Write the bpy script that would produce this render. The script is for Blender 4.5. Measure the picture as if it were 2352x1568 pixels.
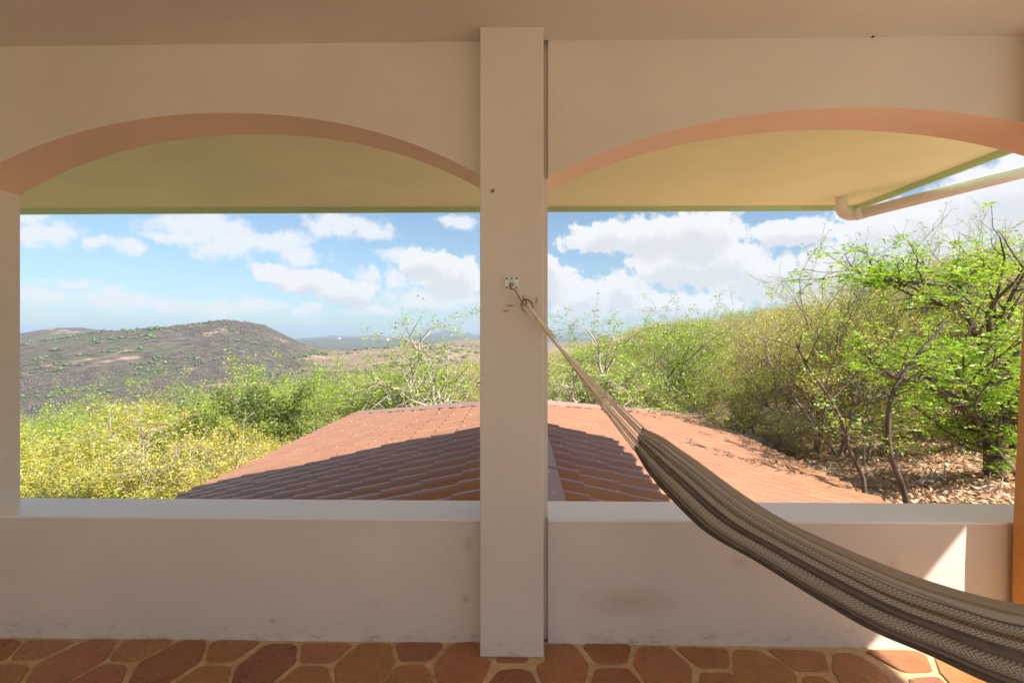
import bpy, math, random
import numpy as np
from mathutils import Vector, Matrix

for o in list(bpy.data.objects):
    bpy.data.objects.remove(o, do_unlink=True)
SC = bpy.context.scene
COL = SC.collection
R = math.radians

# ------------------------------------------------------------------ camera
CAM_Z = 1.45
YAW = R(1.0)
FPX = 1090.0            # focal length in units of a 2352 wide picture
HOR = 769.0             # height of the horizon in those units
cam_d = bpy.data.cameras.new('camera')
cam = bpy.data.objects.new('camera', cam_d)
COL.objects.link(cam)
cam.location = (0, 0, CAM_Z)
cam.rotation_euler = (R(90), 0, YAW)
cam_d.sensor_width = 36
cam_d.lens = 36 * FPX / 2352
cam_d.shift_y = -(784 - HOR) / 2352
cam_d.clip_start = 0.05
cam_d.clip_end = 40000
SC.camera = cam

# ------------------------------------------------------------------ light and exposure
SUN = Vector((0.789, -0.553, 1.0)).normalized()
SUN_EL = math.asin(SUN.z)
SUN_AZ = math.atan2(SUN.x, SUN.y)
sun_d = bpy.data.lights.new('sun', 'SUN')
sun_d.energy = 3.2
sun_d.angle = R(0.55)
sun_d.color = (1.0, 0.94, 0.86)
sun = bpy.data.objects.new('sun', sun_d)
COL.objects.link(sun)
sun.rotation_euler = (-SUN).to_track_quat('-Z', 'Y').to_euler()
sun.location = (30, -20, 40)

SC.view_settings.view_transform = 'Standard'
SC.view_settings.look = 'None'
SC.view_settings.exposure = 1.68
SC.view_settings.gamma = 1
SC.view_settings.use_curve_mapping = False
SC.render.engine = 'CYCLES'
SC.cycles.max_bounces = 10
SC.cycles.diffuse_bounces = 6
SC.cycles.volume_bounces = 1
SC.cycles.transparent_max_bounces = 8

world = bpy.data.worlds.new('World')
SC.world = world
world.use_nodes = True
SKY_STRENGTH = 0.068


def pix_dir(x, y):
    u = (x - 1176) / FPX
    v = (HOR - y) / FPX
    return Vector((math.cos(YAW) * u - math.sin(YAW), math.sin(YAW) * u + math.cos(YAW), v))


def build_world():
    nt = world.node_tree
    N, L = nt.nodes, nt.links
    N.clear()

    def n(t, **k):
        nd = N.new(t)
        for a, b in k.items():
            setattr(nd, a, b)
        return nd

    def m(op, a, b=None, c=None):
        nd = n('ShaderNodeMath', operation=op)
        for i, v in enumerate((a, b, c)):
            if v is None:
                continue
            if isinstance(v, (int, float)):
                nd.inputs[i].default_value = v
            else:
                L.new(v, nd.inputs[i])
        return nd.outputs[0]
    out = n('ShaderNodeOutputWorld')
    sky = n('ShaderNodeTexSky', sky_type='NISHITA')
    sky.sun_disc = False
    sky.sun_elevation = SUN_EL
    sky.sun_rotation = SUN_AZ
    sky.altitude = 200
    sky.air_density = 1.0
    sky.dust_density = 0.6
    sky.ozone_density = 2.2
    tc = n('ShaderNodeTexCoord')
    sep = n('ShaderNodeSeparateXYZ')
    L.new(tc.outputs['Generated'], sep.inputs[0])
    X, Y, Z = sep.outputs
    az = m('ARCTAN2', X, Y)
    el = m('ARCSINE', m('MAXIMUM', m('MINIMUM', Z, 1.0), -1.0))
    comb = n('ShaderNodeCombineXYZ')
    L.new(az, comb.inputs[0])
    L.new(el, comb.inputs[1])
    # ragged edges: two scales of noise push the coordinates about
    def noise(vec, scale, detail, rough=0.55):
        nz = n('ShaderNodeTexNoise')
        nz.inputs['Scale'].default_value = scale
        nz.inputs['Detail'].default_value = detail
        nz.inputs['Roughness'].default_value = rough
        L.new(vec, nz.inputs['Vector'])
        return nz
    vec = tc.outputs['Generated']
    nA = noise(vec, 14, 6, 0.6)
    nB = noise(vec, 45, 5, 0.6)
    sub = n('ShaderNodeVectorMath', operation='SUBTRACT')
    L.new(nA.outputs['Color'], sub.inputs[0])
    sub.inputs[1].default_value = (0.5, 0.5, 0.5)
    scl = n('ShaderNodeVectorMath', operation='MULTIPLY')
    L.new(sub.outputs[0], scl.inputs[0])
    scl.inputs[1].default_value = (0.11, 0.05, 0)
    add = n('ShaderNodeVectorMath', operation='ADD')
    L.new(comb.outputs[0], add.inputs[0])
    L.new(scl.outputs[0], add.inputs[1])
    P = add.outputs[0]
    soft = [(85, 535, 75, 22), (45, 500, 45, 12), (225, 565, 32, 11), (300, 567, 42, 14), (460, 520, 85, 32),
            (525, 560, 75, 26), (420, 548, 60, 13), (640, 560, 60, 22), (685, 590, 45, 16), (785, 520, 65, 20), (840, 530, 45, 15),
            (110, 678, 80, 15), (300, 690, 95, 16), (400, 706, 80, 11), (560, 706, 75, 14), (835, 638, 26, 16), (180, 650, 50, 9),
            (925, 590, 38, 15), (712, 714, 30, 10), (1000, 690, 110, 18), (905, 645, 22, 24), (860, 712, 60, 9), (1060, 510, 25, 15)]
    hard = [(630, 628, 50, 18), (700, 645, 75, 25), (785, 668, 65, 24), (985, 605, 55, 28), (1035, 640, 80, 42),
            (1390, 545, 85, 36), (1490, 545, 120, 45), (1600, 545, 115, 58), (1660, 605, 120, 50), (1560, 610, 130, 40), (1740, 640, 120, 50),
            (1275, 650, 50, 40), (1340, 690, 80, 40), (1262, 610, 22, 32), (1440, 670, 70, 38), (1540, 700, 150, 30),
            (1850, 640, 110, 60), (1830, 530, 80, 30), (2060, 560, 200, 90), (2300, 470, 180, 110), (2500, 640, 260, 90)]

    def blob(lst, wk, PP=None):
        acc = None
        for (x, y, rx, ry) in lst:
            d = pix_dir(x, y).normalized()
            a, e = math.atan2(d.x, d.y), math.asin(d.z)
            cs = math.cos(math.atan((x - 1176) / FPX))
            sx = FPX / (rx * wk) / (cs * cs)
            sy = FPX / (ry * wk) / cs
            s = n('ShaderNodeVectorMath', operation='SUBTRACT')
            L.new(PP if PP is not None else P, s.inputs[0])
            s.inputs[1].default_value = (a, e, 0)
            k = n('ShaderNodeVectorMath', operation='MULTIPLY')
            L.new(s.outputs[0], k.inputs[0])
            k.inputs[1].default_value = (sx, sy, 0)
            ln = n('ShaderNodeVectorMath', operation='LENGTH')
            L.new(k.outputs[0], ln.inputs[0])
            v = m('SUBTRACT', 1.0, ln.outputs['Value'])
            acc = v if acc is None else m('MAXIMUM', acc, v)
        return acc

    def step(v, a, b):
        mr = n('ShaderNodeMapRange', interpolation_type='SMOOTHSTEP')
        L.new(v, mr.inputs[0])
        mr.inputs[1].default_value = a
        mr.inputs[2].default_value = b
        return mr.outputs[0]
    fine = m('SUBTRACT', nB.outputs['Fac'], 0.5)
    bs = m('ADD', blob(soft, 1.5), m('MULTIPLY', fine, 1.9))
    bh = m('ADD', blob(hard, 1.25), m('MULTIPLY', fine, 1.15))
    cs_ = m('MULTIPLY', step(bs, -0.25, 0.62), 0.86)
    ch_ = step(bh, -0.02, 0.26)
    # everywhere else: broken fair-weather cloud of the same kind
    flat = n('ShaderNodeVectorMath', operation='MULTIPLY')
    L.new(vec, flat.inputs[0])
    flat.inputs[1].default_value = (1, 1, 2.2)
    nC = noise(flat.outputs[0], 3.2, 8, 0.6)
    gen = step(nC.outputs['Fac'], 0.5, 0.64)
    outside = m('MAXIMUM', m('MAXIMUM', step(m('ABSOLUTE', az), 0.95, 1.25), step(el, 0.42, 0.6)), 0.0)
    gen = m('MULTIPLY', gen, outside)
    # thin veil low down
    veil = m('MULTIPLY', step(nA.outputs['Fac'], 0.42, 0.7), m('MULTIPLY', m('SUBTRACT', 1.0, step(el, 0.02, 0.16)), 0.28))
    cov = m('MAXIMUM', m('MAXIMUM', cs_, ch_), m('MAXIMUM', gen, veil))
    # cloud colour: white with greyer thick middles
    # undersides: where there is a lot of cloud just above, the cloud is greyer
    up = n('ShaderNodeVectorMath', operation='ADD')
    L.new(P, up.inputs[0])
    up.inputs[1].default_value = (0.004, 0.022, 0)
    grey = m('MULTIPLY', step(m('ADD', blob(hard, 1.25, up.outputs[0]), m('MULTIPLY', m('SUBTRACT', nB.outputs['Fac'], 0.5), 0.7)), 0.22, 0.72), 0.8)
    cm = n('ShaderNodeMix', data_type='RGBA')
    L.new(grey, cm.inputs['Factor'])
    cm.inputs[6].default_value = (4.3, 4.35, 4.45, 1)
    cm.inputs[7].default_value = (3.35, 3.47, 3.65, 1)
    # sky grading: sky texture, a little paler
    smul = n('ShaderNodeMix', data_type='RGBA', blend_type='MULTIPLY')
    smul.inputs['Factor'].default_value = 1
    L.new(sky.outputs[0], smul.inputs[6])
    hz = n('ShaderNodeMix', data_type='RGBA')
    L.new(step(el, -0.02, 0.24), hz.inputs['Factor'])
    hz.inputs[6].default_value = (0.46, 0.54, 0.60, 1)
    hz.inputs[7].default_value = (0.70, 0.73, 0.70, 1)
    L.new(hz.outputs[2], smul.inputs[7])
    mix = n('ShaderNodeMix', data_type='RGBA')
    L.new(cov, mix.inputs['Factor'])
    L.new(smul.outputs[2], mix.inputs[6])
    L.new(cm.outputs[2], mix.inputs[7])
    bg = n('ShaderNodeBackground')
    L.new(mix.outputs[2], bg.inputs['Color'])
    bg.inputs['Strength'].default_value = SKY_STRENGTH
    L.new(bg.outputs[0], out.inputs['Surface'])


build_world()

# ------------------------------------------------------------------ helpers


def at(x, y, Y):
    """point on the plane Y = const seen at (x, y) of the 2352 wide picture"""
    d = pix_dir(x, y)
    k = Y / d.y
    return Vector((d.x * k, Y, CAM_Z + d.z * k))


def at_floor(x, y, z=0.0):
    d = pix_dir(x, y)
    k = (z - CAM_Z) / d.z
    return Vector((d.x * k, d.y * k, z))


def at_depth(x, y, t):
    d = pix_dir(x, y)
    return Vector((d.x * t, d.y * t, CAM_Z + d.z * t))


def tag(o, label=None, cat=None, group=None, kind=None):
    if label:
        o['label'] = label
    if cat:
        o['category'] = cat
    if group:
        o['group'] = group
    if kind:
        o['kind'] = kind
    return o


def empty(name, loc=(0, 0, 0), rz=0):
    o = bpy.data.objects.new(name, None)
    COL.objects.link(o)
    o.location = loc
    o.rotation_euler = (0, 0, rz)
    o.empty_display_size = 0.2
    return o


def link_mesh(name, me, parent=None, mat=None):
    o = bpy.data.objects.new(name, me)
    COL.objects.link(o)
    if mat is not None:
        me.materials.clear()
        me.materials.append(mat)
    if parent is not None:
        o.parent = parent
    return o


class MB:
    def __init__(s):
        s.v = []
        s.f = []

    def add(s, vs, fs):
        b = len(s.v)
        s.v += [tuple(v) for v in vs]
        s.f += [tuple(i + b for i in f) for f in fs]

    def box(s, x0, x1, y0, y1, z0, z1):
        s.add([(x0, y0, z0), (x1, y0, z0), (x1, y1, z0), (x0, y1, z0), (x0, y0, z1), (x1, y0, z1), (x1, y1, z1), (x0, y1, z1)],
              [(0, 3, 2, 1), (4, 5, 6, 7), (0, 1, 5, 4), (1, 2, 6, 5), (2, 3, 7, 6), (3, 0, 4, 7)])

    def tube(s, pts, rad, sides=8, caps=True):
        pts = [Vector(p) for p in pts]
        n = len(pts)
        rads = rad if isinstance(rad, (list, tuple)) else [rad] * n
        rings = []
        up = Vector((0.13, 0.21, 0.97)).normalized()
        prev = None
        for i, p in enumerate(pts):
            t = (pts[min(i + 1, n - 1)] - pts[max(i - 1, 0)])
            t.normalize()
            if prev is None:
                a = t.cross(up)
                if a.length < 1e-3:
                    a = t.cross(Vector((1, 0, 0)))
                a.normalize()
            else:
                a = prev - t * prev.dot(t)
                a.normalize()
            prev = a
            b = t.cross(a)
            rings.append([p + (a * math.cos(2 * math.pi * k / sides) + b * math.sin(2 * math.pi * k / sides)) * rads[i] for k in range(sides)])
        vs = [v for r in rings for v in r]
        fs = []
        for i in range(n - 1):
            for k in range(sides):
                fs.append((i * sides + k, i * sides + (k + 1) % sides, (i + 1) * sides + (k + 1) % sides, (i + 1) * sides + k))
        if caps:
            fs.append(tuple(range(sides))[::-1])
            fs.append(tuple((n - 1) * sides + k for k in range(sides)))
        s.add(vs, fs)

    def mesh(s, name, smooth=False):
        me = bpy.data.meshes.new(name)
        me.from_pydata(s.v, [], s.f)
        me.validate()
        if smooth:
            me.polygons.foreach_set('use_smooth', [True] * len(me.polygons))
        me.update()
        return me

    def build(s, name, mat, parent=None, smooth=False, bevel=0):
        o = link_mesh(name, s.mesh(name, smooth), parent, mat)
        if bevel:
            b = o.modifiers.new('bevel', 'BEVEL')
            b.width = bevel
            b.segments = 2
            b.limit_method = 'ANGLE'
            b.angle_limit = R(40)
        return o


# ------------------------------------------------------------------ materials
MATS = {}


def new_mat(name):
    m = bpy.data.materials.new(name)
    m.use_nodes = True
    MATS[name] = m
    nt = m.node_tree
    bs = nt.nodes['Principled BSDF']
    return m, nt, bs


def nnoise(nt, scale, detail=4, rough=0.55, coord='Object', stretch=None):
    tc = nt.nodes.new('ShaderNodeTexCoord')
    nz = nt.nodes.new('ShaderNodeTexNoise')
    nz.inputs['Scale'].default_value = scale
    nz.inputs['Detail'].default_value = detail
    nz.inputs['Roughness'].default_value = rough
    if coord == 'World':
        g = nt.nodes.new('ShaderNodeNewGeometry')
        src = g.outputs['Position']
    else:
        src = tc.outputs[coord]
    if stretch:
        mp = nt.nodes.new('ShaderNodeMapping')
        mp.inputs['Scale'].default_value = stretch
        nt.links.new(src, mp.inputs[0])
        src = mp.outputs[0]
    nt.links.new(src, nz.inputs['Vector'])
    return nz


def ramp(nt, src, stops, interp='LINEAR'):
    r = nt.nodes.new('ShaderNodeValToRGB')
    r.color_ramp.interpolation = interp
    el = r.color_ramp.elements
    while len(el) > 1:
        el.remove(el[-1])
    el[0].position = stops[0][0]
    el[0].color = (*stops[0][1], 1)
    for p, c in stops[1:]:
        e = el.new(p)
        e.color = (*c, 1)
    nt.links.new(src, r.inputs[0])
    return r


def mixc(nt, fac, a, b, blend='MIX'):
    mx = nt.nodes.new('ShaderNodeMix')
    mx.data_type = 'RGBA'
    mx.blend_type = blend
    for idx, v in ((0, fac), (6, a), (7, b)):
        if isinstance(v, (int, float)):
            mx.inputs[idx].default_value = v
        elif isinstance(v, tuple):
            mx.inputs[idx].default_value = (*v, 1)
        else:
            nt.links.new(v, mx.inputs[idx])
    return mx.outputs[2]


def nmath(nt, op, a, b=None):
    nd = nt.nodes.new('ShaderNodeMath')
    nd.operation = op
    for i, v in enumerate((a, b)):
        if v is None:
            continue
        if isinstance(v, (int, float)):
            nd.inputs[i].default_value = v
        else:
            nt.links.new(v, nd.inputs[i])
    return nd.outputs[0]


def bump(nt, bs, src, strength, dist):
    b = nt.nodes.new('ShaderNodeBump')
    b.inputs['Strength'].default_value = strength
    b.inputs['Distance'].default_value = dist
    nt.links.new(src, b.inputs['Height'])
    nt.links.new(b.outputs[0], bs.inputs['Normal'])


def plaster(name, col, var=0.06, rough=0.75, spots=()):
    m, nt, bs = new_mat(name)
    nz = nnoise(nt, 1.3, 5, 0.6, 'World')
    lo = tuple(c * (1 - var) for c in col)
    hi = tuple(min(1, c * (1 + var)) for c in col)
    rp = ramp(nt, nz.outputs['Fac'], [(0.3, lo), (0.7, hi)])
    colr = rp.outputs[0]
    if spots:
        g = nt.nodes.new('ShaderNodeNewGeometry')
        nz3 = nnoise(nt, 9, 4, 0.6, 'World')
        acc = None
        for (p, sx, sz, amt) in spots:
            s = nt.nodes.new('ShaderNodeVectorMath')
            s.operation = 'SUBTRACT'
            nt.links.new(g.outputs['Position'], s.inputs[0])
            s.inputs[1].default_value = p
            k = nt.nodes.new('ShaderNodeVectorMath')
            k.operation = 'MULTIPLY'
            nt.links.new(s.outputs[0], k.inputs[0])
            k.inputs[1].default_value = (1 / sx, 1 / 0.2, 1 / sz)
            ln = nt.nodes.new('ShaderNodeVectorMath')
            ln.operation = 'LENGTH'
            nt.links.new(k.outputs[0], ln.inputs[0])
            v = nmath(nt, 'MULTIPLY', nmath(nt, 'MAXIMUM', nmath(nt, 'SUBTRACT', 1.0, nmath(nt, 'ADD', ln.outputs['Value'], nmath(nt, 'MULTIPLY', nmath(nt, 'SUBTRACT', nz3.outputs['Fac'], 0.5), 0.5))), 0.0), amt)
            acc = v if acc is None else nmath(nt, 'MAXIMUM', acc, v)
        colr = mixc(nt, acc, colr, (0.36, 0.21, 0.10))
    # scuffs and grime that gather close to the floor
    g2 = nt.nodes.new('ShaderNodeNewGeometry')
    sp = nt.nodes.new('ShaderNodeSeparateXYZ')
    nt.links.new(g2.outputs['Position'], sp.inputs[0])
    low = nt.nodes.new('ShaderNodeMapRange')
    nt.links.new(sp.outputs[2], low.inputs[0])
    low.inputs[1].default_value = 0.12
    low.inputs[2].default_value = 0.0
    gz = nnoise(nt, 14, 6, 0.75, 'World', (1, 1, 3))
    gm = nt.nodes.new('ShaderNodeMapRange')
    nt.links.new(gz.outputs['Fac'], gm.inputs[0])
    gm.inputs[1].default_value = 0.52
    gm.inputs[2].default_value = 0.75
    colr = mixc(nt, nmath(nt, 'MULTIPLY', nmath(nt, 'MULTIPLY', gm.outputs[0], low.outputs[0]), 0.7), colr, (0.15, 0.11, 0.075))
    nt.links.new(colr, bs.inputs['Base Color'])
    bs.inputs['Roughness'].default_value = rough
    nb = nnoise(nt, 55, 5, 0.6, 'World')
    nb2 = nnoise(nt, 5, 3, 0.5, 'World')
    bump(nt, bs, nmath(nt, 'ADD', nmath(nt, 'MULTIPLY', nb.outputs['Fac'], 0.25), nb2.outputs['Fac']), 0.55, 0.008)
    return m


WALL_C = (0.725, 0.685, 0.615)
stain = at(1450, 1380, 2.232)
s2 = at(860, 1385, 2.232)
s3 = at(1070, 1375, 2.232)
s4 = at(625, 1425, 2.232)
s5 = at(2220, 1340, 2.232)
s6 = at(1075, 1250, 2.232)
M_wall = plaster('wall_plaster', WALL_C, spots=[(tuple(stain), 0.30, 0.09, 0.3), (tuple(s2), 0.05, 0.03, 0.15), (tuple(s3), 0.022, 0.022, 0.5),
                                                (tuple(s4), 0.02, 0.02, 0.5), (tuple(s6), 0.03, 0.05, 0.25), (tuple(at(1700, 1290, 2.232)), 0.06, 0.04, 0.25),
                                                (tuple(at(2050, 1300, 2.232)), 0.05, 0.04, 0.3)])
M_intra = plaster('bounce_tinted_plaster', (0.88, 0.66, 0.50))  # wall plaster with the warm bounced light put into its colour
M_ceil = plaster('ceiling_plaster', (0.745, 0.70, 0.62))
M_cap = plaster('sill_paint', (0.90, 0.90, 0.88), 0.03, 0.28)
M_soffit = plaster('eave_paint', (0.88, 0.93, 0.60), 0.05)
M_fascia = plaster('green_fascia', (0.52, 0.70, 0.42), 0.08, 0.5)
M_col = plaster('column_plaster', (0.745, 0.71, 0.64), spots=[(tuple(at(1172, 702, 2.134)), 0.03, 0.008, 1.0), (tuple(at(1162, 714, 2.134)), 0.02, 0.007, 1.0),
                                                             (tuple(at(1202, 684, 2.134)), 0.008, 0.02, 1.0), (tuple(at(1232, 690, 2.134)), 0.007, 0.025, 0.9)])
M_ochre = plaster('ochre_paint', (0.68, 0.32, 0.075), 0.06, 0.5)


def simple(name, col, rough=0.5, metal=0.0, var=0.1, scale=8, bumpd=0.0):
    m, nt, bs = new_mat(name)
    nz = nnoise(nt, scale, 4)
    rp = ramp(nt, nz.outputs['Fac'], [(0.3, tuple(c * (1 - var) for c in col)), (0.7, tuple(min(1, c * (1 + var)) for c in col))])
    nt.links.new(rp.outputs[0], bs.inputs['Base Color'])
    bs.inputs['Roughness'].default_value = rough
    bs.inputs['Metallic'].default_value = metal
    if bumpd:
        bump(nt, bs, nz.outputs['Fac'], 0.5, bumpd)
    return m


M_steel = simple('worn_steel', (0.30, 0.26, 0.21), 0.35, 0.9, 0.35, 60)
M_zinc = simple('zinc_plate', (0.66, 0.70, 0.67), 0.4, 0.7, 0.15, 60)
M_dark = simple('dark_metal', (0.05, 0.045, 0.04), 0.6, 0.3)
M_pvc = simple('white_pvc', (0.78, 0.74, 0.68), 0.35, 0, 0.05, 5)
M_bounce_slab = simple('bounce_slab_paving', (0.52, 0.47, 0.42), 0.8, 0, 0.15, 3)
M_tin = simple('tin_sheet', (0.42, 0.50, 0.56), 0.4, 0.3, 0.1, 4)
M_cord = simple('cotton_cord', (0.78, 0.70, 0.57), 0.9, 0, 0.15, 30)


def mk_grout():
    m, nt, bs = new_mat('grout')
    nz = nnoise(nt, 18, 6, 0.7, 'World')
    rp = ramp(nt, nz.outputs['Fac'], [(0.3, (0.46, 0.31, 0.16)), (0.6, (0.74, 0.54, 0.31))])
    nt.links.new(rp.outputs[0], bs.inputs['Base Color'])
    bs.inputs['Roughness'].default_value = 0.85
    bump(nt, bs, nnoise(nt, 60, 6, 0.7, 'World').outputs['Fac'], 0.6, 0.01)
    return m


def mk_stone():
    m, nt, bs = new_mat('terracotta_stone')
    oi = nt.nodes.new('ShaderNodeObjectInfo')
    base = ramp(nt, oi.outputs['Random'], [(0.0, (0.30, 0.09, 0.035)), (0.25, (0.38, 0.155, 0.045)), (0.5, (0.44, 0.21, 0.06)), (0.75, (0.46, 0.17, 0.085)), (1.0, (0.24, 0.07, 0.045))])
    nz = nnoise(nt, 7, 6, 0.65, 'World')
    c = mixc(nt, ramp(nt, nz.outputs['Fac'], [(0.4, (0, 0, 0)), (0.72, (1, 1, 1))]).outputs[0], base.outputs[0], (0.36, 0.17, 0.075))
    nz2 = nnoise(nt, 30, 5, 0.7, 'World', (1, 1.6, 1))
    c = mixc(nt, ramp(nt, nz2.outputs['Fac'], [(0.52, (0, 0, 0)), (0.8, (0.6, 0.6, 0.6))]).outputs[0], c, (0.10, 0.05, 0.03))
    nt.links.new(c, bs.inputs['Base Color'])
    rr = ramp(nt, nz.outputs['Fac'], [(0.3, (0.18, 0.18, 0.18)), (0.7, (0.42, 0.42, 0.42))])
    nt.links.new(rr.outputs[0], bs.inputs['Roughness'])
    bump(nt, bs, nmath(nt, 'ADD', nz.outputs['Fac'], nmath(nt, 'MULTIPLY', nz2.outputs['Fac'], 0.3)), 0.35, 0.02)
    return m


def mk_rooftile():
    m, nt, bs = new_mat('roof_tile_paint')
    oi = nt.nodes.new('ShaderNodeObjectInfo')
    nz = nnoise(nt, 1.4, 4, 0.6, 'World')
    f = nmath(nt, 'ADD', nmath(nt, 'MULTIPLY', oi.outputs['Random'], 0.25), nmath(nt, 'MULTIPLY', nz.outputs['Fac'], 0.75))
    rp = ramp(nt, f, [(0.25, (0.31, 0.145, 0.078)), (0.75, (0.40, 0.195, 0.11))])
    dz = nnoise(nt, 40, 3, 0.6, 'World')
    c = mixc(nt, ramp(nt, dz.outputs['Fac'], [(0.55, (0, 0, 0)), (0.8, (0.25, 0.25, 0.25))]).outputs[0], rp.outputs[0], (0.5, 0.4, 0.32))
    nt.links.new(c, bs.inputs['Base Color'])
    bs.inputs['Roughness'].default_value = 0.28
    bs.inputs['Specular IOR Level'].default_value = 0.7
    bump(nt, bs, dz.outputs['Fac'], 0.12, 0.004)
    return m


M_grout = mk_grout()
M_stone = mk_stone()
M_tile = mk_rooftile()
M_flash = simple('flashing_paint', (0.36, 0.22, 0.175), 0.45, 0, 0.08, 2)


def leaf_mat(name, stops, trans=0.45, rough=0.5):
    m = bpy.data.materials.new(name)
    m.use_nodes = True
    nt = m.node_tree
    nt.nodes.clear()
    out = nt.nodes.new('ShaderNodeOutputMaterial')
    g = nt.nodes.new('ShaderNodeNewGeometry')
    oi = nt.nodes.new('ShaderNodeObjectInfo')
    f = nmath(nt, 'ADD', nmath(nt, 'MULTIPLY', g.outputs['Random Per Island'], 0.8), nmath(nt, 'MULTIPLY', oi.outputs['Random'], 0.2))
    rp = ramp(nt, f, stops)
    d = nt.nodes.new('ShaderNodeBsdfDiffuse')
    t = nt.nodes.new('ShaderNodeBsdfTranslucent')
    gl = nt.nodes.new('ShaderNodeBsdfGlossy')
    gl.inputs['Roughness'].default_value = rough
    gl.inputs['Color'].default_value = (0.9, 0.9, 0.9, 1)
    nt.links.new(rp.outputs[0], d.inputs[0])
    nt.links.new(rp.outputs[0], t.inputs[0])
    m1 = nt.nodes.new('ShaderNodeMixShader')
    m1.inputs[0].default_value = trans
    nt.links.new(d.outputs[0], m1.inputs[1])
    nt.links.new(t.outputs[0], m1.inputs[2])
    m2 = nt.nodes.new('ShaderNodeMixShader')
    m2.inputs[0].default_value = 0.05
    nt.links.new(m1.outputs[0], m2.inputs[1])
    nt.links.new(gl.outputs[0], m2.inputs[2])
    nt.links.new(m2.outputs[0], out.inputs[0])
    return m


L_green = leaf_mat('leaf_green', [(0, (0.22, 0.36, 0.03)), (0.5, (0.36, 0.52, 0.045)), (0.85, (0.50, 0.58, 0.06)), (1, (0.56, 0.48, 0.08))])
L_bright = leaf_mat('leaf_bright', [(0, (0.22, 0.44, 0.02)), (0.55, (0.40, 0.62, 0.03)), (0.9, (0.58, 0.66, 0.05)), (1, (0.66, 0.52, 0.06))])
L_yellow = leaf_mat('leaf_yellow', [(0, (0.34, 0.44, 0.05)), (0.4, (0.54, 0.54, 0.07)), (0.8, (0.70, 0.58, 0.10)), (0.95, (0.76, 0.46, 0.08)), (1, (0.72, 0.28, 0.05))])
L_amber = leaf_mat('leaf_amber', [(0, (0.34, 0.50, 0.04)), (0.45, (0.58, 0.62, 0.05)), (0.8, (0.78, 0.62, 0.06)), (0.95, (0.82, 0.48, 0.06)), (1, (0.7, 0.28, 0.06))])
L_olive = leaf_mat('leaf_olive', [(0, (0.10, 0.16, 0.03)), (0.6, (0.20, 0.26, 0.05)), (1, (0.30, 0.32, 0.08))])
L_dry = leaf_mat('leaf_dry', [(0, (0.45, 0.26, 0.12)), (0.3, (0.60, 0.44, 0.17)), (0.5, (0.52, 0.58, 0.09)), (0.9, (0.68, 0.62, 0.10)), (1, (0.62, 0.25, 0.07))])
L_litter = leaf_mat('leaf_litter', [(0, (0.32, 0.17, 0.09)), (0.4, (0.60, 0.35, 0.20)), (0.8, (0.76, 0.50, 0.32)), (0.95, (0.82, 0.66, 0.46)), (1, (0.3, 0.36, 0.06))], 0.15)


def bark(name, a, b, scale=6):
    m, nt, bs = new_mat(name)
    nz = nnoise(nt, scale, 5, 0.65, 'Object', (1, 1, 0.4))
    rp = ramp(nt, nz.outputs['Fac'], [(0.35, a), (0.65, b)])
    nt.links.new(rp.outputs[0], bs.inputs['Base Color'])
    bs.inputs['Roughness'].default_value = 0.9
    return m


B_brown = bark('bark_brown', (0.18, 0.135, 0.11), (0.36, 0.28, 0.22))
B_pale = bark('bark_pale', (0.30, 0.24, 0.19), (0.52, 0.44, 0.36))
B_grey = bark('bark_grey', (0.28, 0.23, 0.195), (0.54, 0.45, 0.38))
B_dark = bark('bark_dark', (0.07, 0.048, 0.038), (0.16, 0.12, 0.095))

# ------------------------------------------------------------------ terrain
AZN = np.radians([-180, -100, -60, -45, -27, -10, 5, 19, 32, 45, 60, 100, 180])
RN = np.array([0, 6, 12, 20, 40, 75, 120, 200, 350, 600, 1200, 3000, 9000.0])
ZN = np.array([
    # heights relative to the camera, one row per azimuth
    [-4.5, -4.5, -4, -3, 0, 3, 5, 6, 8, 10, 12, 12, 12],
    [-5.0, -5.5, -6, -7, -9, -12, -18, -26, -35, -35, -35, -35, -35],
    [-5.0, -5.4, -5.8, -7, -9.5, -14, -22, -34, -44, -36, -50, -60, -70],
    [-5.0, -5.4, -5.6, -6.8, -9.5, -14, -22, -34, -44, -36, -50, -60, -70],
    [-4.8, -5.2, -5.3, -6.2, -8.0, -12, -20, -34, -44, -36, -50, -60, -70],
    [-4.6, -4.8, -5.0, -5.2, -5.8, -7, -10, -19, -30, -24, -45, -60, -70],
    [-4.5, -4.6, -4.7, -4.8, -4.8, -4.6, -5.0, -10, -24, -22, -40, -60, -70],
    [-4.3, -4.3, -4.2, -3.9, -3.0, -1.5, -0.5, -3, -12, -20, -40, -60, -70],
    [-4.0, -3.7, -3.3, -2.9, -1.5, 1.4, 4.4, 4, -5, -20, -40, -60, -70],
    [-3.6, -2.9, -2.65, -2.4, -0.5, 3.2, 7.5, 8, 0, -20, -40, -60, -70],
    [-3.4, -2.8, -2.4, -1.6, 0.5, 4, 9, 12, 8, 0, -10, -20, -30],
    [-3.6, -3.0, -2.2, -1.0, 1.5, 6, 10, 14, 16, 16, 16, 16, 16],
    [-4.5, -4.5, -4, -3, 0, 3, 5, 6, 8, 10, 12, 12, 12]], dtype=float)


def px_tab(tab, d):
    """silhouette table -> (azimuths, heights) for a ridge at distance d"""
    a, h = [], []
    for (x, y) in tab:
        v = pix_dir(x, y)
        hz = math.hypot(v.x, v.y)
        a.append(math.atan2(v.x, v.y))
        h.append(v.z / hz * d)
    return np.array(a), np.array(h)


RIDGES = []


def ridge(tab, d, w0, w1):
    a, h = px_tab(tab, d)
    RIDGES.append((a, h, d, w0, w1))


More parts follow.
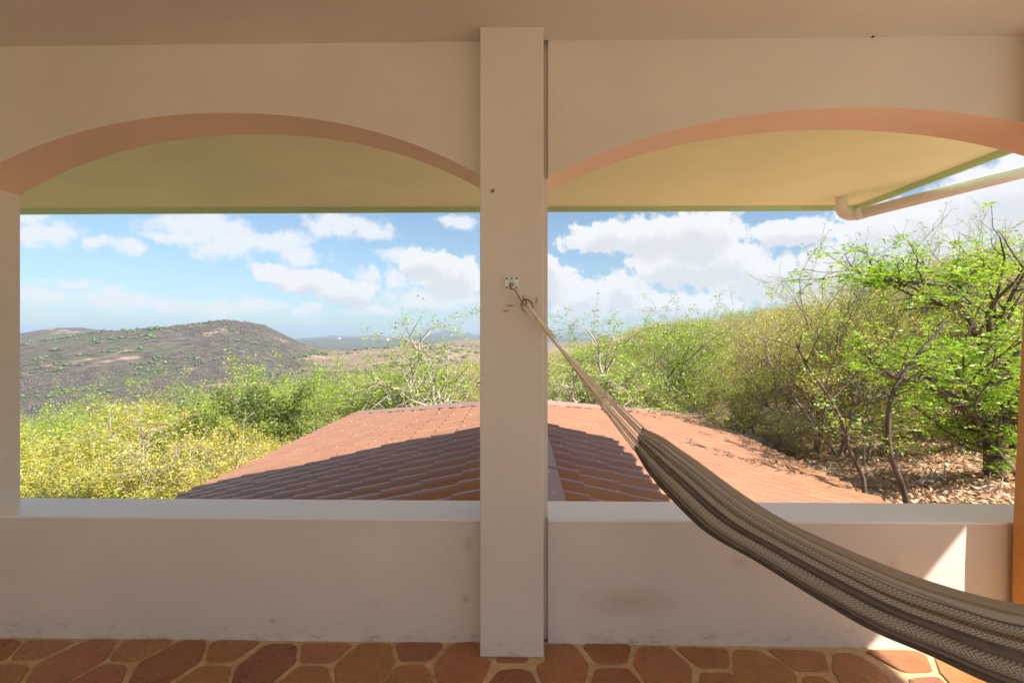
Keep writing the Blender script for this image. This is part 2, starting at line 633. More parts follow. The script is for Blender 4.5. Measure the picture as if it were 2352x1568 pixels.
# main scrub-covered hill, then tan ridges, then the blue ranges
ridge([(-500, 850), (-200, 815), (0, 796), (60, 789), (150, 777), (235, 763), (350, 753), (430, 745), (480, 738), (520, 734), (565, 740), (605, 745), (640, 763), (690, 787), (740, 806), (800, 822), (900, 845), (1000, 900)], 820, 270, 500)
ridge([(-300, 790), (0, 772), (80, 760), (130, 754), (190, 752), (240, 759), (320, 785), (400, 820)], 1700, 350, 500)
ridge([(560, 850), (640, 818), (720, 806), (800, 808), (880, 801), (960, 792), (1010, 791), (1060, 797), (1120, 800), (1200, 803), (1300, 800), (1400, 798), (1500, 820)], 620, 150, 260)
ridge([(900, 850), (960, 805), (1010, 790), (1040, 781), (1080, 779), (1130, 783), (1200, 790), (1300, 786), (1400, 790), (1500, 800)], 1150, 200, 300)
ridge([(600, 800), (680, 786), (740, 778), (800, 776), (870, 779), (930, 775), (1000, 772), (1100, 776), (1200, 774), (1400, 778), (1600, 790)], 3600, 450, 700)
ridge([(560, 790), (640, 782), (700, 776), (760, 771), (820, 772), (860, 769), (920, 773), (970, 770), (1000, 764), (1025, 757), (1060, 763), (1110, 769), (1180, 772), (1260, 766), (1320, 760), (1370, 766), (1450, 775), (1600, 785)], 6200, 700, 900)


def vnoise(x, y, seed=0):
    """cheap smooth value noise on arrays"""
    xi, yi = np.floor(x).astype(np.int64), np.floor(y).astype(np.int64)
    xf, yf = x - xi, y - yi
    xf = xf * xf * (3 - 2 * xf)
    yf = yf * yf * (3 - 2 * yf)

    def h(a, b):
        n = (a * 374761393 + b * 668265263 + seed * 1442695041) & 0xffffffff
        n = ((n ^ (n >> 13)) * 1274126177) & 0xffffffff
        return ((n ^ (n >> 16)) & 0xffff) / 65535.0
    return (h(xi, yi) * (1 - xf) * (1 - yf) + h(xi + 1, yi) * xf * (1 - yf) + h(xi, yi + 1) * (1 - xf) * yf + h(xi + 1, yi + 1) * xf * yf) * 2 - 1


def ground(X, Y):
    X = np.asarray(X, float)
    Y = np.asarray(Y, float)
    r = np.hypot(X, Y)
    az = np.arctan2(X, Y)
    lr = np.log1p(r)
    lrn = np.log1p(RN)
    ai = np.clip(np.searchsorted(AZN, az) - 1, 0, len(AZN) - 2)
    ri = np.clip(np.searchsorted(lrn, lr) - 1, 0, len(RN) - 2)
    fa = (az - AZN[ai]) / (AZN[ai + 1] - AZN[ai])
    fa = fa * fa * (3 - 2 * fa)
    fr = np.clip((lr - lrn[ri]) / (lrn[ri + 1] - lrn[ri]), 0, 1)
    z = (ZN[ai, ri] * (1 - fa) * (1 - fr) + ZN[ai + 1, ri] * fa * (1 - fr) + ZN[ai, ri + 1] * (1 - fa) * fr + ZN[ai + 1, ri + 1] * fa * fr)
    for (a, h, d, w0, w1) in RIDGES:
        hh = np.interp(az, a, h, left=-200, right=-200)
        w = np.where(r < d, w0, w1)
        k = np.exp(-((r - d) / w) ** 2)
        ok = (az > a[0]) & (az < a[-1])
        cand = z + (hh - z) * k
        z = np.where(ok, np.maximum(z, cand), z)
    amp = np.clip((r - 10) / 60, 0, 1) * 0.25 + np.clip((r - 100) / 400, 0, 1) * 2.0 + np.clip((r - 900) / 2500, 0, 1) * 9
    wl = 6 + r * 0.055
    oct_ = vnoise(X / 9, Y / 9, 3) * np.clip(1 - r / 80, 0, 1) * 0.15
    z = z + oct_ + amp * (vnoise(X / 45, Y / 45, 1) * np.clip(1 - r / 3000, 0, 1) + 0.6 * vnoise(X / 140, Y / 140, 2)) * 0.7
    return z + CAM_Z


def gz(x, y):
    return float(ground(np.array([x]), np.array([y]))[0])


def mk_terrain_mat():
    m, nt, bs = new_mat('terrain_soil')
    g = nt.nodes.new('ShaderNodeNewGeometry')
    dist = nt.nodes.new('ShaderNodeVectorMath')
    dist.operation = 'LENGTH'
    nt.links.new(g.outputs['Position'], dist.inputs[0])
    far = nt.nodes.new('ShaderNodeMapRange')
    nt.links.new(dist.outputs['Value'], far.inputs[0])
    far.inputs[1].default_value = 60
    far.inputs[2].default_value = 220
    # near: leaf litter
    n1 = nnoise(nt, 6, 8, 0.75, 'World')
    n2 = nnoise(nt, 0.35, 4, 0.6, 'World')
    near = ramp(nt, n1.outputs['Fac'], [(0.3, (0.22, 0.14, 0.085)), (0.5, (0.46, 0.31, 0.20)), (0.7, (0.60, 0.45, 0.31))])
    near = mixc(nt, ramp(nt, n2.outputs['Fac'], [(0.5, (0, 0, 0)), (0.66, (0.8, 0.8, 0.8))]).outputs[0], near.outputs[0], (0.20, 0.20, 0.06))
    # far: grey-brown leafless scrub, straw coloured clearings, a few green patches
    n3 = nnoise(nt, 0.017, 5, 0.6, 'World', (1, 1, 2))
    n4 = nnoise(nt, 0.09, 8, 0.72, 'World')
    n5 = nnoise(nt, 0.022, 6, 0.65, 'World')
    scrub = ramp(nt, n4.outputs['Fac'], [(0.34, (0.055, 0.055, 0.045)), (0.5, (0.115, 0.098, 0.085)), (0.66, (0.19, 0.15, 0.125))])
    straw = ramp(nt, n4.outputs['Fac'], [(0.3, (0.26, 0.18, 0.12)), (0.7, (0.44, 0.32, 0.22))])
    c = mixc(nt, ramp(nt, n3.outputs['Fac'], [(0.60, (0, 0, 0)), (0.66, (1, 1, 1))]).outputs[0], scrub.outputs[0], straw.outputs[0])
    # open grass on the middle ridges to the right of the big hill
    spx = nt.nodes.new('ShaderNodeSeparateXYZ')
    nt.links.new(g.outputs['Position'], spx.inputs[0])
    zone = nt.nodes.new('ShaderNodeMapRange')
    nt.links.new(nmath(nt, 'ADD', nmath(nt, 'ADD', spx.outputs[0], nmath(nt, 'MULTIPLY', spx.outputs[1], 0.44)), nmath(nt, 'MULTIPLY', n5.outputs['Fac'], 160.0)), zone.inputs[0])
    zone.inputs[1].default_value = 50
    zone.inputs[2].default_value = 130
    dz_ = nt.nodes.new('ShaderNodeMapRange')
    nt.links.new(dist.outputs['Value'], dz_.inputs[0])
    dz_.inputs[1].default_value = 950
    dz_.inputs[2].default_value = 1500
    dz_.inputs[3].default_value = 1
    dz_.inputs[4].default_value = 0
    c = mixc(nt, nmath(nt, 'MULTIPLY', nmath(nt, 'MULTIPLY', zone.outputs[0], dz_.outputs[0]), 0.8), c, straw.outputs[0])
    far2 = nt.nodes.new('ShaderNodeMapRange')
    nt.links.new(dist.outputs['Value'], far2.inputs[0])
    far2.inputs[1].default_value = 2000
    far2.inputs[2].default_value = 2900
    c = mixc(nt, nmath(nt, 'MULTIPLY', far2.outputs[0], 0.55), c, (0.09, 0.115, 0.08))
    c = mixc(nt, ramp(nt, n5.outputs['Fac'], [(0.50, (0, 0, 0)), (0.68, (0.7, 0.7, 0.7))]).outputs[0], c, (0.10, 0.135, 0.05))
    c = mixc(nt, far.outputs[0], near, c)
    nt.links.new(c, bs.inputs['Base Color'])
    bs.inputs['Roughness'].default_value = 0.95
    bs.inputs['Specular IOR Level'].default_value = 0.1
    b = nt.nodes.new('ShaderNodeBump')
    b.inputs['Strength'].default_value = 0.8
    b.inputs['Distance'].default_value = 2.5
    nt.links.new(nmath(nt, 'MULTIPLY', n4.outputs['Fac'], far.outputs[0]), b.inputs['Height'])
    b2 = nt.nodes.new('ShaderNodeBump')
    b2.inputs['Strength'].default_value = 0.7
    b2.inputs['Distance'].default_value = 0.08
    nt.links.new(n1.outputs['Fac'], b2.inputs['Height'])
    nt.links.new(b.outputs[0], b2.inputs['Normal'])
    nt.links.new(b2.outputs[0], bs.inputs['Normal'])
    return m


def np_mesh(name, verts, faces, smooth=False):
    """verts (n,3), faces (m,k) all the same k"""
    me = bpy.data.meshes.new(name)
    verts = np.asarray(verts, np.float32)
    faces = np.asarray(faces, np.int32)
    k = faces.shape[1]
    me.vertices.add(len(verts))
    me.vertices.foreach_set('co', verts.ravel())
    me.loops.add(faces.size)
    me.loops.foreach_set('vertex_index', faces.ravel())
    me.polygons.add(len(faces))
    me.polygons.foreach_set('loop_start', np.arange(0, faces.size, k, dtype=np.int32))
    me.polygons.foreach_set('loop_total', np.full(len(faces), k, dtype=np.int32))
    if smooth:
        me.polygons.foreach_set('use_smooth', np.ones(len(faces), dtype=bool))
    me.update(calc_edges=True)
    return me


def build_terrain():
    azs = np.concatenate([np.linspace(-math.pi, -1.0, 40, endpoint=False), np.linspace(-1.0, 1.0, 460, endpoint=False), np.linspace(1.0, math.pi, 41)])
    rs = np.concatenate([[0.01], np.geomspace(2.5, 9000, 300)])
    A, Rr = np.meshgrid(azs, rs)
    X, Y = np.sin(A) * Rr, np.cos(A) * Rr
    Z = ground(X, Y)
    V = np.stack([X.ravel(), Y.ravel(), Z.ravel()], 1)
    na = len(azs)
    i, j = np.meshgrid(np.arange(len(rs) - 1), np.arange(na - 1), indexing='ij')
    a = (i * na + j).ravel()
    F = np.stack([a, a + 1, a + na + 1, a + na], 1)[:, ::-1]
    o = link_mesh('ground', np_mesh('ground', V, F, True), None, mk_terrain_mat())
    tag(o, 'leaf-strewn slope round the house running out to the scrub covered hills', kind='structure')


build_terrain()


def build_haze():
    mb = MB()
    mb.box(-9400, 9400, -9400, 9400, -160, 150)
    m = bpy.data.materials.new('haze_air')
    m.use_nodes = True
    nt = m.node_tree
    nt.nodes.clear()
    out = nt.nodes.new('ShaderNodeOutputMaterial')
    v = nt.nodes.new('ShaderNodeVolumePrincipled')
    v.inputs['Color'].default_value = (0.62, 0.79, 1.0, 1)
    v.inputs['Density'].default_value = 0.00013
    v.inputs['Anisotropy'].default_value = 0.2
    nt.links.new(v.outputs[0], out.inputs['Volume'])
    o = mb.build('haze', m)
    tag(o, 'thin blue haze in the air over the valley', kind='stuff')


build_haze()

# ------------------------------------------------------------------ the porch
YI, YO, YP = 2.232, 2.472, 2.133        # inner wall face, outer wall face, column face
ZC = CAM_Z + 1.381                      # ceiling
ZPAR = CAM_Z - 0.864                    # parapet top
ZSP, ZAP = CAM_Z + 0.739, CAM_Z + 1.055  # arch springing and crown
CX0, CX1 = at(1102.5, 784, YP).x, at(1248.5, 784, YP).x
GX = at(1259, 784, YI).x                # right edge of the recess beside the column
LX = at(47, 784, YO).x                  # left jamb
RX = 3.0                                # right jamb (outside the picture)
APL = at(512, 784, YI).x
APR = 1.57
YE, XE = 5.577, 3.90                    # eave edges
ZE = CAM_Z + 1.438                      # underside of the fascia
ZS = ZE + 0.055                         # eave ceiling

porch = empty('house', (0, YI, 0))
tag(porch, 'cream plastered hillside house seen from inside its arched upper porch', 'house')


def pp(o):
    o.parent = porch
    o.matrix_parent_inverse = Matrix.Translation((0, -YI, 0))
    return o


def arch_panel(x0, x1, xa, name, ztop):
    """wall above an arched opening"""
    n = 48
    mb = MB()
    xs = [x0 + (x1 - x0) * i / n for i in range(n + 1)]

    def zb(x):
        k = (x - xa) / ((x0 - xa) if x < xa else (x1 - xa))
        return ZAP - (ZAP - ZSP) * (0.82 * k * k + 0.18 * k ** 4)
    vs = []
    for x in xs:
        z = zb(x)
        vs += [(x, YI, z), (x, YO, z), (x, YI, ztop), (x, YO, ztop)]
    fs = []
    soff = []
    for i in range(n):
        a, b = 4 * i, 4 * (i + 1)
        soff.append(len(fs) + 2)
        fs += [(a, b, b + 2, a + 2), (b + 1, a + 1, a + 3, b + 3), (a + 1, b + 1, b, a), (a + 2, b + 2, b + 3, a + 3)]
    fs += [(1, 0, 2, 3), (4 * n, 4 * n + 1, 4 * n + 3, 4 * n + 2)]
    mb.add(vs, [f for k, f in enumerate(fs) if k not in set(soff)])
    wall = pp(mb.build(name, M_wall))
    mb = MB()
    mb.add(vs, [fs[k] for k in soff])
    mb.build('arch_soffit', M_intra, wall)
    return wall


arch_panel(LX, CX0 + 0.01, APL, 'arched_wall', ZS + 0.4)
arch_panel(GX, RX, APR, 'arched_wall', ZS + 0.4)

# central column, with the narrow recess on its right side
mb = MB()
mb.box(CX0, CX1, YP, YO + 0.002, 0.002, ZC + 0.05)
pp(mb.build('column', M_col, bevel=0.004))
mb = MB()
mb.box(CX1 - 0.01, GX - 0.0005, YI + 0.03, YO - 0.003, 0.002, ZC + 0.05)
pp(mb.build('recess_strip', M_wall))
# left and right end piers
mb = MB()
mb.box(-3.4, LX, YI, YO, 0.002, ZS + 0.4)
pp(mb.build('pier', M_wall, bevel=0.004))
mb = MB()
mb.box(RX, RX + 0.3, YP, YO, 0.002, ZS + 0.4)
pp(mb.build('pier', M_wall, bevel=0.004))
# parapets
for (a, b) in ((LX, CX0), (GX, RX)):
    mb = MB()
    mb.box(a, b, YI, YO, -0.3, ZPAR - 0.012)
    par = pp(mb.build('parapet', M_wall))
    mb = MB()
    mb.box(a, b, YI - 0.003, YO + 0.004, ZPAR - 0.012, ZPAR)
    cp = mb.build('sill', M_cap, par, bevel=0.002)
# inner ceiling, and an unseen wall added to darken the left end
mb = MB()
mb.box(-5.2, XE - 0.6, -4.2, YI - 0.001, ZC, ZC + 0.12)
pp(mb.build('ceiling', M_ceil))
mb = MB()
mb.box(-5.4, -5.2, -4.2, YI - 0.001, -0.1, ZC)
pp(mb.build('left_shade_wall', M_wall))
# side opening on the right: beam and low wall (outside the picture)
mb = MB()
mb.box(RX, RX + 0.24, -3.2, YP - 0.002, ZC - 0.35, ZC - 0.001)
pp(mb.build('side_beam', M_wall))
mb = MB()
mb.box(RX, RX + 0.24, -3.2, YP - 0.002, -0.3, ZPAR)
pp(mb.build('side_parapet', M_wall))
mb = MB()
mb.box(RX - 0.02, RX + 0.26, -1.0, -0.8, ZPAR + 0.001, ZC - 0.352)
pp(mb.build('side_column', M_col))
# unseen low wall at the back, added to block low light from behind
mb = MB()
mb.box(-5.2, RX, -4.4, -4.2, -0.1, 0.9)
pp(mb.build('light_block_wall', M_wall))
mb = MB()
mb.box(RX + 0.25, 9.5, -9.0, 0.6, -1.0, -0.02)  # unseen paved slab, added to bounce sunlight onto the porch ceiling
mb.box(-8.0, RX + 0.249, -9.0, -4.21, -1.0, -0.02)
slab_ob = pp(mb.build('bounce_slab', M_bounce_slab))
# eaves
mb = MB()
mb.box(-8.5, XE - 0.03, YO + 0.001, YE - 0.03, ZS, ZS + 0.1)
mb.box(RX + 0.301, XE - 0.03, -4.2, YO, ZS, ZS + 0.1)
pp(mb.build('eave_ceiling', M_soffit))
for (x0, x1, y0, y1) in ((-8.5, XE - 0.0305, YE - 0.03, YE), (XE - 0.03, XE, -4.2, YE)):
    mb = MB()
    mb.box(x0, x1, y0, y1, ZE, ZE + 0.30)
    pp(mb.build('fascia', M_fascia))
mb = MB()
mb.add([(-8.6, YE + 0.08, ZE + 0.305), (XE + 0.08, YE + 0.08, ZE + 0.305), (XE + 0.08, -4.3, ZE + 0.305), (-8.6, -4.3, ZE + 0.305),
        (-4, 1.6, ZE + 1.5), (0.0, 1.6, ZE + 1.5)], [(0, 1, 5, 4), (1, 2, 5), (2, 3, 4, 5), (3, 0, 4), (3, 2, 1, 0)])
pp(mb.build('main_roof', M_tile))
# outer wall under the porch
mb = MB()
mb.box(-8.0, RX + 0.3, YI + 0.01, YO - 0.01, -5.5, -0.301)
pp(mb.build('lower_wall', M_wall))
# small ceiling hole and stains are separate specks on the ceiling
mb = MB()
c = at(2005, 84, YI)
d = pix_dir(2005, 84)
k = (ZC - CAM_Z) / d.z
mb.tube([(d.x * k, d.y * k, ZC - 0.004), (d.x * k, d.y * k, ZC)], 0.006, 8)
pp(mb.build('anchor_hole', M_dark))

# ------------------------------------------------------------------ floor
floor = MB()
floor.box(-5.2, RX, -4.2, YI + 0.02, -0.12, 0.0)
fl = floor.build('floor', M_grout)
tag(fl, 'terracotta flagstone porch floor with pale sandy joints', kind='structure')


def v_(x0, pts):
    # vertices read off enlarged views; x0 = left edge of the view in full-size pixels
    return [((x0 + a / 3.357) / 1.0884, (1240 + b / 3.357) / 1.0884) for a, b in pts]


stones = [
    v_(0, [(-260, 1208), (190, 1210), (40, 1382), (-300, 1385)]),
    v_(0, [(215, 1212), (655, 1212), (310, 1378), (80, 1382)]),
    v_(0, [(740, 1210), (982, 1210), (885, 1378), (500, 1595), (200, 1600), (290, 1430), (345, 1400)]),
    v_(0, [(-300, 1420), (250, 1420), (150, 1600), (-380, 1610)]),
    v_(0, [(1040, 1212), (1480, 1212), (1140, 1385), (910, 1380)]),
    v_(0, [(850, 1415), (1075, 1420), (1000, 1610), (520, 1610)]),
    v_(0, [(1520, 1215), (1740, 1215), (1688, 1380), (1370, 1600), (1060, 1610), (1150, 1412)]),
    v_(0, [(1775, 1218), (2200, 1220), (1960, 1395), (1720, 1390)]),
    v_(0, [(1690, 1430), (1940, 1430), (1900, 1615), (1420, 1610)]),
    v_(0, [(2250, 1238), (2490, 1240), (2492, 1385), (2250, 1600), (1940, 1600), (1978, 1432)]),
    v_(600, [(512, 1238), (960, 1238), (775, 1402), (500, 1402)]),
    v_(600, [(480, 1432), (740, 1432), (780, 1610), (290, 1610)]),
    v_(600, [(1015, 1238), (1258, 1238), (1308, 1400), (1150, 1605), (810, 1605), (785, 1430)]),
    v_(600, [(1297, 1234), (1725, 1234), (1588, 1390), (1340, 1390)]),
    v_(600, [(1320, 1425), (1568, 1425), (1630, 1610), (1170, 1610)]),
    v_(600, [(1765, 1252), (1850, 1230), (1996, 1228), (2003, 1362), (2108, 1392), (2095, 1430), (2010, 1610), (1670, 1610), (1622, 1420)]),
    v_(1200, [(135, 1362), (415, 1360), (390, 1400), (148, 1397)]),
    v_(1200, [(50, 1600), (150, 1465), (350, 1450), (430, 1475), (500, 1610)]),
    v_(1200, [(552, 1234), (790, 1240), (922, 1420), (870, 1610), (525, 1610), (467, 1420), (550, 1392)]),
    v_(1200, [(848, 1244), (1278, 1250), (1228, 1410), (978, 1410)]),
    v_(1200, [(1332, 1265), (1578, 1260), (1788, 1440), (1778, 1610), (1420, 1610), (1285, 1420), (1292, 1370)]),
    v_(1200, [(960, 1452), (1250, 1445), (1385, 1605), (915, 1610)]),
    v_(1200, [(1618, 1262), (2083, 1284), (2088, 1450), (1832, 1445)]),
    v_(1200, [(1840, 1482), (2110, 1487), (2230, 1615), (1830, 1615)]),
    v_(1860, [(-90, 1290), (110, 1292), (330, 1405), (438, 1500), (455, 1610), (-40, 1610), (-98, 1450)]),
    v_(1860, [(178, 1282), (672, 1308), (722, 1475), (440, 1470)]),
    v_(1860, [(738, 1322), (930, 1320), (1350, 1570), (1360, 1620), (840, 1620), (742, 1475)]),
    v_(1860, [(490, 1512), (640, 1512), (815, 1620), (500, 1620)]),
    v_(1860, [(990, 1294), (1420, 1300), (1538, 1345), (1588, 1478), (1335, 1484)]),
    v_(1860, [(1592, 1345), (2000, 1400), (2450, 1600), (1760, 1620), (1645, 1484)]),
    v_(1860, [(1385, 1532), (1635, 1520), (1735, 1620), (1395, 1625)]),
    v_(1860, [(1600, 1310), (2500, 1360), (2700, 1500), (2050, 1395)]),
]


def round_poly(pts, it=2, k=0.2):
    for _ in range(it):
        out = []
        n = len(pts)
        for i in range(n):
            a, b = pts[i], pts[(i + 1) % n]
            out.append(a.lerp(b, k))
            out.append(a.lerp(b, 1 - k))
        pts = out
    return pts


def add_stone(poly, seed):
    rg = random.Random(seed)
    area = 0
    for i in range(len(poly)):
        a, b = poly[i], poly[(i + 1) % len(poly)]
        area += a.x * b.y - b.x * a.y
    if area < 0:
        poly = poly[::-1]
    c = sum(poly, Vector((0, 0, 0))) / len(poly)
    p2 = round_poly([p.copy() for p in poly], 2, 0.11)
    for p in p2:
        p.x += rg.uniform(-1, 1) * 0.0022
        p.y += rg.uniform(-1, 1) * 0.0022
    n = len(p2)
    top = 0.006 + rg.uniform(-0.0015, 0.002)
    tx, ty = rg.uniform(-0.006, 0.006), rg.uniform(-0.006, 0.006)

    def lvl(s, z):
        return [Vector(((p.x - c.x) * s, (p.y - c.y) * s, z + (p.x - c.x) * tx + (p.y - c.y) * ty)) for p in p2]
    size = max((p - c).length for p in p2)
    s1 = 1 - 0.004 / max(size, 0.03)
    vs = lvl(1.0, -0.02) + lvl(1.0, top - 0.004) + lvl(s1, top)
    fs = []
    for j in range(2):
        for i in range(n):
            fs.append((j * n + i, j * n + (i + 1) % n, (j + 1) * n + (i + 1) % n, (j + 1) * n + i))
    fs.append(tuple(2 * n + i for i in range(n)))
    me = bpy.data.meshes.new('stone')
    me.from_pydata([tuple(v) for v in vs], [], fs)
    me.update()
    o = link_mesh('stone', me, fl, M_stone)
    o.location = (c.x, c.y, 0)
    return o


for i, s in enumerate(stones):
    add_stone([at_floor(x, y) for (x, y) in s], i)
# the rest of the floor towards and behind the camera
rgf = random.Random(5)
yy = 1.80
row = 0
while yy > -1.2:
    xx = -2.6 + (0.17 if row % 2 else 0)
    while xx < 2.8:
        big = (row % 2 == 0)
        hx, hy = 0.158, 0.148
        poly = []
        for k in range(6):
            a = math.pi / 3 * k + math.pi / 6
            poly.append(Vector((xx + math.cos(a) * hx * 1.13 + rgf.uniform(-.012, .012), yy + math.sin(a) * hy * 1.13 + rgf.uniform(-.012, .012), 0)))
        add_stone(poly, int(xx * 100) + row * 1000)
        xx += 0.34
    yy -= 0.28
    row += 1

# ------------------------------------------------------------------ lower tiled roof
PT, QT, SL = 0.41, 0.35, 0.24
HR = 3.286 * PT
ZR = CAM_Z - HR
XL_, XR_ = -13.1 * PT, 14.8 * PT
YR = 22.4 * PT                 # end of the ridge
YCL, YCR = 38.0 * PT, 39.6 * PT  # far corners
Y0 = YO + 0.03
sec = empty('tiled_roof', (0, Y0, ZR - 1.6))
tag(sec, 'low hipped roof of brown tiles just below the parapet', 'roof')
SINV = Matrix.Translation((0, -Y0, -(ZR - 1.6)))


def ps(o):
    o.parent = sec
    o.matrix_parent_inverse = SINV
    return o


def roof_z(x):
    return ZR - SL * abs(x)


NW = 10


def tile_verts():
    """local: x down the slope 0..PT, y across 0..QT"""
    prof = []
    for i in range(NW + 1):
        y = i / NW
        w = 0.5 + 0.5 * math.cos(2 * math.pi * (y - 0.5))
        prof.append((y * QT, 0.080 * w ** 0.95))
    Lx = PT / math.cos(math.atan(SL)) + 0.03
    vs = []
    for (x, dz) in ((-0.015, 0.0), (Lx - 0.015, 0.022)):
        vs += [(x, y, z + dz) for y, z in prof]
    # the lower lip has vertices of its own so that its edge stays crisp
    vs += [(Lx - 0.015, y, z + 0.022) for y, z in prof]
    vs += [(Lx - 0.017, y, z - 0.002) for y, z in prof]
    fs = []
    n = NW + 1
    for j in (0, 2):
        for i in range(NW):
            fs.append((j * n + i, (j + 1) * n + i, (j + 1) * n + i + 1, j * n + i + 1))
    return vs, fs


TV, TF = tile_verts()
tile_me = bpy.data.meshes.new('roof_tile')
tile_me.from_pydata(TV, [], TF)
tile_me.polygons.foreach_set('use_smooth', [True] * NW + [False] * NW)
tile_me.materials.append(M_tile)
tile_me.update()

rng = random.Random(11)
cells = []
ang = math.atan(SL)
for side, xe, yc in ((-1, XL_, YCL), (1, XR_, YCR)):
    ncol = int(math.ceil(abs(xe) / PT))
    for i in range(ncol):
        xo = 0.14 + i * PT * 1.0
        if xo + PT * 0.5 > abs(xe):
            continue
        nrow = int((yc - Y0) / QT) + 1
        for j in range(nrow):
            y = Y0 + j * QT
            ymax = YR + (yc - YR) * (xo + PT * 0.5) / abs(xe)
            if y + QT * 0.5 > ymax:
                continue
            cells.append((side, xo, y))


def cell_matrix(side, xo, y, lift=0.0, roll=0.0):
    z = ZR - SL * xo + 0.01 + lift
    if side > 0:
        return Matrix.Translation((xo, y, z)) @ Matrix.Rotation(ang, 4, 'Y') @ Matrix.Rotation(roll, 4, 'X')
    return Matrix.Translation((-xo, y + QT, z)) @ Matrix.Rotation(math.pi, 4, 'Z') @ Matrix.Rotation(ang, 4, 'Y') @ Matrix.Rotation(roll, 4, 'X')


def view_rank(c):
    side, xo, y = c
    x = side * (xo + PT / 2)
    h = HR + SL * abs(x)
    t = y + QT / 2
    py = HOR + FPX * h / t
    px = 1190 + FPX * x / t
    hid = py > 1152 or (1110 < px < 1240) or px > 2352
    return (1000 if hid else 0) + t * t / (PT * QT) * 0.01


cells.sort(key=view_rank)
smb = MB()
for idx, (side, xo, y) in enumerate(cells):
    lift = rng.uniform(0, 0.004)
    roll = rng.uniform(-0.012, 0.012)
    if rng.random() < 0.05:
        roll += 0.035
        lift += 0.006
    mtx = cell_matrix(side, xo, y, lift, roll)
    if idx < 298:
        o = bpy.data.objects.new('roof_tile', tile_me)
        COL.objects.link(o)
        o.parent = sec
        o.matrix_parent_inverse = SINV
        o.matrix_basis = mtx
    else:
        smb.add([mtx @ Vector(v) for v in TV], TF)
far_t = smb.build('roof_tiles', M_tile, smooth=False)
far_t['kind'] = 'stuff'
far_t.data.polygons.foreach_set('use_smooth', ([True] * NW + [False] * NW) * (len(far_t.data.polygons) // (2 * NW)))
far_t.data.update()
ps(far_t)
# screws on every third crest
scr = MB()
for (side, xo, y) in cells:
    if (int(round(xo / PT)) + int(round((y - Y0) / QT))) % 3 == 0 and y < 13 and rng.random() < 0.8:
        p = cell_matrix(side, xo, y) @ Vector((PT * 0.82, QT * 0.5, 0.080 + 0.018))
        scr.tube([p - Vector((0, 0, 0.004)), p + Vector((0, 0, 0.008))], [0.013, 0.009], 6)
for yy in np.arange(Y0 + 0.2, YR, 0.62):
    for sx in (-0.18, 0.27):
        p = Vector((sx, yy, ZR - SL * abs(sx) + 0.101))
        scr.tube([p - Vector((0, 0, 0.004)), p + Vector((0, 0, 0.01))], [0.014, 0.01], 6)
so = scr.build('roof_screws', M_zinc)
so['kind'] = 'stuff'
ps(so)
# ridge flashing
mb = MB()
for (xa, xb) in ((-0.24, 0.0), (0.0, 0.37)):
    za, zb = ZR - SL * abs(xa) + 0.100, ZR - SL * abs(xb) + 0.100
    mb.add([(xa, Y0, za), (xb, Y0, zb), (xb, YR + 0.1, zb), (xa, YR + 0.1, za)], [(0, 1, 2, 3)])
    mb.add([(xa, Y0, za - 0.004), (xb, Y0, zb - 0.004), (xb, YR + 0.1, zb - 0.004), (xa, YR + 0.1, za - 0.004)], [(3, 2, 1, 0)])
ps(mb.build('ridge_flashing', M_flash))
# hip flashings, far edge
for (xe, yc) in ((XL_, YCL), (XR_, YCR)):
    a = Vector((0, YR, ZR + 0.10))
    b = Vector((xe, yc, roof_z(xe) + 0.095))
    n = 26
    mb = MB()
    vs = []
    hd = Vector((xe, yc - YR, 0)).normalized()
    side = Vector((hd.y, -hd.x, 0)) * (1 if xe < 0 else -1)   # towards the tiles
    if side.y > 0:
        side = -side
    for i in range(n + 1):
        p = a.lerp(b, i / n)
        wob = 0.02 * math.sin(i * 1.9) + rng.uniform(-.012, .012)
        q = p + side * (0.27 + wob * 0.4)
        q.z = roof_z(q.x) + 0.098 + wob * 0.4
        r_ = p - side * 0.25 + Vector((0, 0, -0.09))
        vs += [q, p + Vector((0, 0, 0.035)), r_]
    fs = []
    for i in range(n):
        fs += [(3 * i, 3 * i + 1, 3 * i + 4, 3 * i + 3), (3 * i + 1, 3 * i + 2, 3 * i + 5, 3 * i + 4)]
    mb.add(vs, fs)
    ps(mb.build('hip_flashing', M_flash))
# far slope and underside, and the walls of the lower building
mb = MB()
dd = -0.03
mb.add([(0, Y0, ZR + dd), (XL_, Y0, roof_z(XL_) + dd), (XL_, YCL, roof_z(XL_) + dd), (0, YR, ZR + dd), (XR_, Y0, roof_z(XR_) + dd), (XR_, YCR, roof_z(XR_) + dd)],
       [(0, 1, 2, 3), (0, 3, 5, 4), (3, 2, 5)])
ps(mb.build('roof_deck', M_flash))
mb = MB()
mb.box(XL_ + 0.5, XR_ - 0.5, YO + 0.06, YCL - 0.6, -5.2, roof_z(XR_) - 0.1)
ps(mb.build('lower_house_wall', M_wall))

